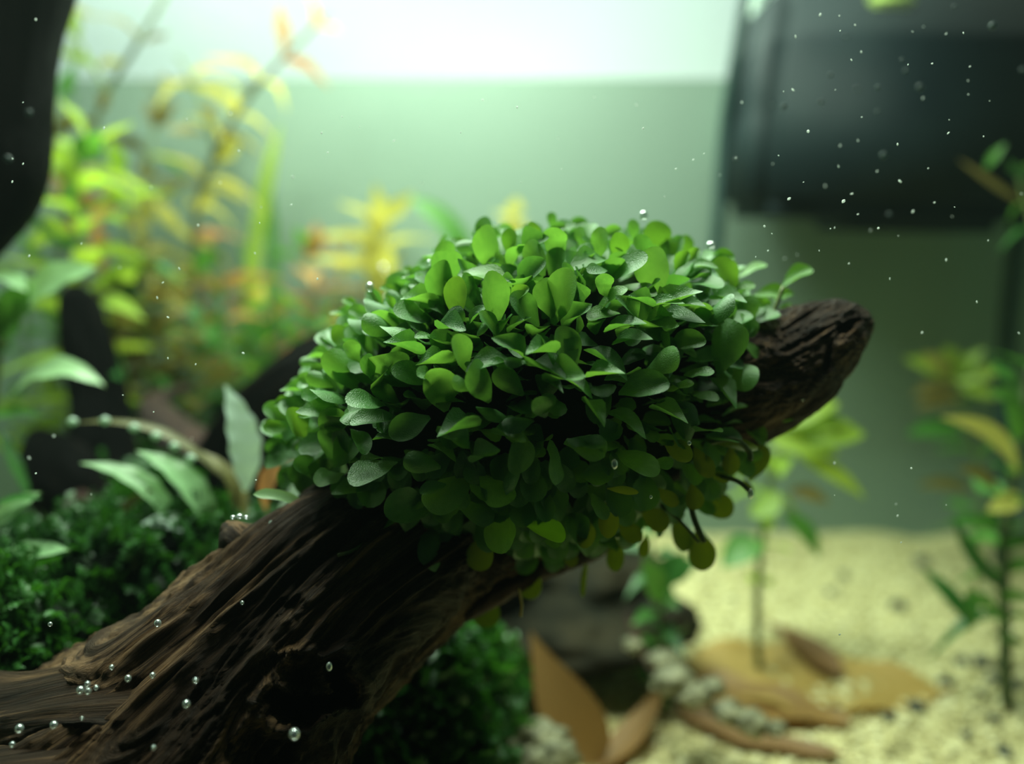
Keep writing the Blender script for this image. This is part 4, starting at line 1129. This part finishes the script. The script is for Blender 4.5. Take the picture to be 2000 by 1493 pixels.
for zx, zy, r in [(775, 88, 3.6), (890, 95, 1.8), (985, 150, 2.4), (895, 185, 2.2), (627, 220, 3), (1022, 312, 2.6), (963, 360, 2.6), (1532, 203, 2.4), (1636, 198, 2.2), (1448, 382, 2.6),
                  (1303, 388, 2.2), (612, 540, 3.6), (1392, 590, 2.4), (866, 540, 1.6), (703, 790, 4), (555, 550, 1.8), (1002, 845, 2.2), (895, 875, 2.6), (1240, 868, 2.8), (1255, 1090, 4),
                  (1545, 800, 3), (885, 1000, 2.4), (1117, 1030, 2.4), (805, 1118, 2.6), (965, 1165, 3), (588, 1195, 4.4), (915, 1210, 5), (1332, 1272, 3.4), (1462, 1218, 2.4), (1425, 1012, 1.8),
                  (1125, 1372, 3.2), (837, 1375, 2), (1002, 1288, 2.2), (1757, 820, 1.8), (1675, 400, 2.2), (1664, 485, 1.8), (1665, 568, 1.8), (1985, 1165, 2), (1568, 1302, 1.6), (1583, 1245, 1.6),
                  (1025, 704, 1.8), (1550, 720, 1.5), (490, 985, 1.6), (525, 935, 1.8), (1330, 190, 1.6), (1396, 160, 1.6), (1793, 606, 1.5), (675, 1095, 1.6), (1245, 1418, 1.6), (485, 1405, 1.8)]:
    speck(1350 + zx / 3.077, zy / 3.077, r * 0.8, *G1)
for zx, zy, r in [(1812, 155, 8), (1290, 428, 5), (1375, 525, 7), (782, 612, 5), (560, 640, 6), (840, 452, 4.5), (998, 536, 4.5), (1122, 525, 4.5), (1268, 360, 4), (268, 960, 4.5), (1155, 935, 7),
                  (1990, 420, 5), (1582, 38, 4), (930, 222, 4), (490, 632, 3.5), (1122, 670, 4), (1190, 1290, 4.5)]:
    speck(1350 + zx / 3.077, zy / 3.077, r, 'dim round grey speck drifting in the water before the black filter box', 'dim round specks before the filter box', True, R.uniform(0.9, 1.0), 1.1)
G2 = ('tiny white speck drifting in the water before the pale green back pane', 'specks before the back pane')
for x, y in [(900, 259), (943, 196), (1090, 270), (1097, 330), (824, 358), (640, 298), (702, 248), (668, 228), (628, 260), (572, 346), (569, 400), (1298, 384), (1375, 300), (1354, 312), (1243, 205), (1256, 251),
             (1320, 330), (1406, 342), (1437, 308), (1449, 200), (1010, 210), (1160, 190), (770, 275), (620, 545), (1018, 357), (507, 436), (510, 405), (498, 495), (467, 295), (1500, 490), (1557, 498), (1600, 490), (1533, 505),
             (1476, 502), (1658, 515), (1493, 442), (1630, 445)]:
    speck(x, y, R.uniform(1.2, 2.6), *G2)
G3 = ('tiny white speck drifting in the water before the left-hand thicket of plants', 'specks before the left thicket')
for x, y in [(70, 38), (58, 220), (45, 200), (24, 310), (24, 355), (45, 320), (203, 250), (365, 233), (450, 222), (295, 367), (387, 440), (350, 525), (318, 552), (307, 582), (328, 620), (328, 700), (382, 712), (300, 805),
             (240, 772), (57, 500), (159, 476), (70, 925), (178, 966), (57, 895), (105, 852), (475, 690), (430, 357), (234, 523), (500, 938), (375, 857)]:
    speck(x, y, R.uniform(1.2, 2.8), *G3)
speck(57, 220, 7, 'dim round grey speck before the hanging black branch', 'dim round specks before the branch', True, 0.95, 1.1)
speck(16, 310, 7, 'dim round grey speck before the hanging black branch', 'dim round specks before the branch', True, 0.95, 1.1)
G4 = ('tiny white speck drifting in the water low down at right', 'specks low down at right')
for x, y in [(1801, 650), (1990, 651), (1908, 590), (1848, 508), (1750, 985), (1753, 1008), (1630, 968), (1848, 987), (1630, 905), (1760, 1060), (1738, 545), (1700, 450), (1930, 470), (1780, 915), (1640, 1240)]:
    speck(x, y, R.uniform(1.2, 2.4), *G4)
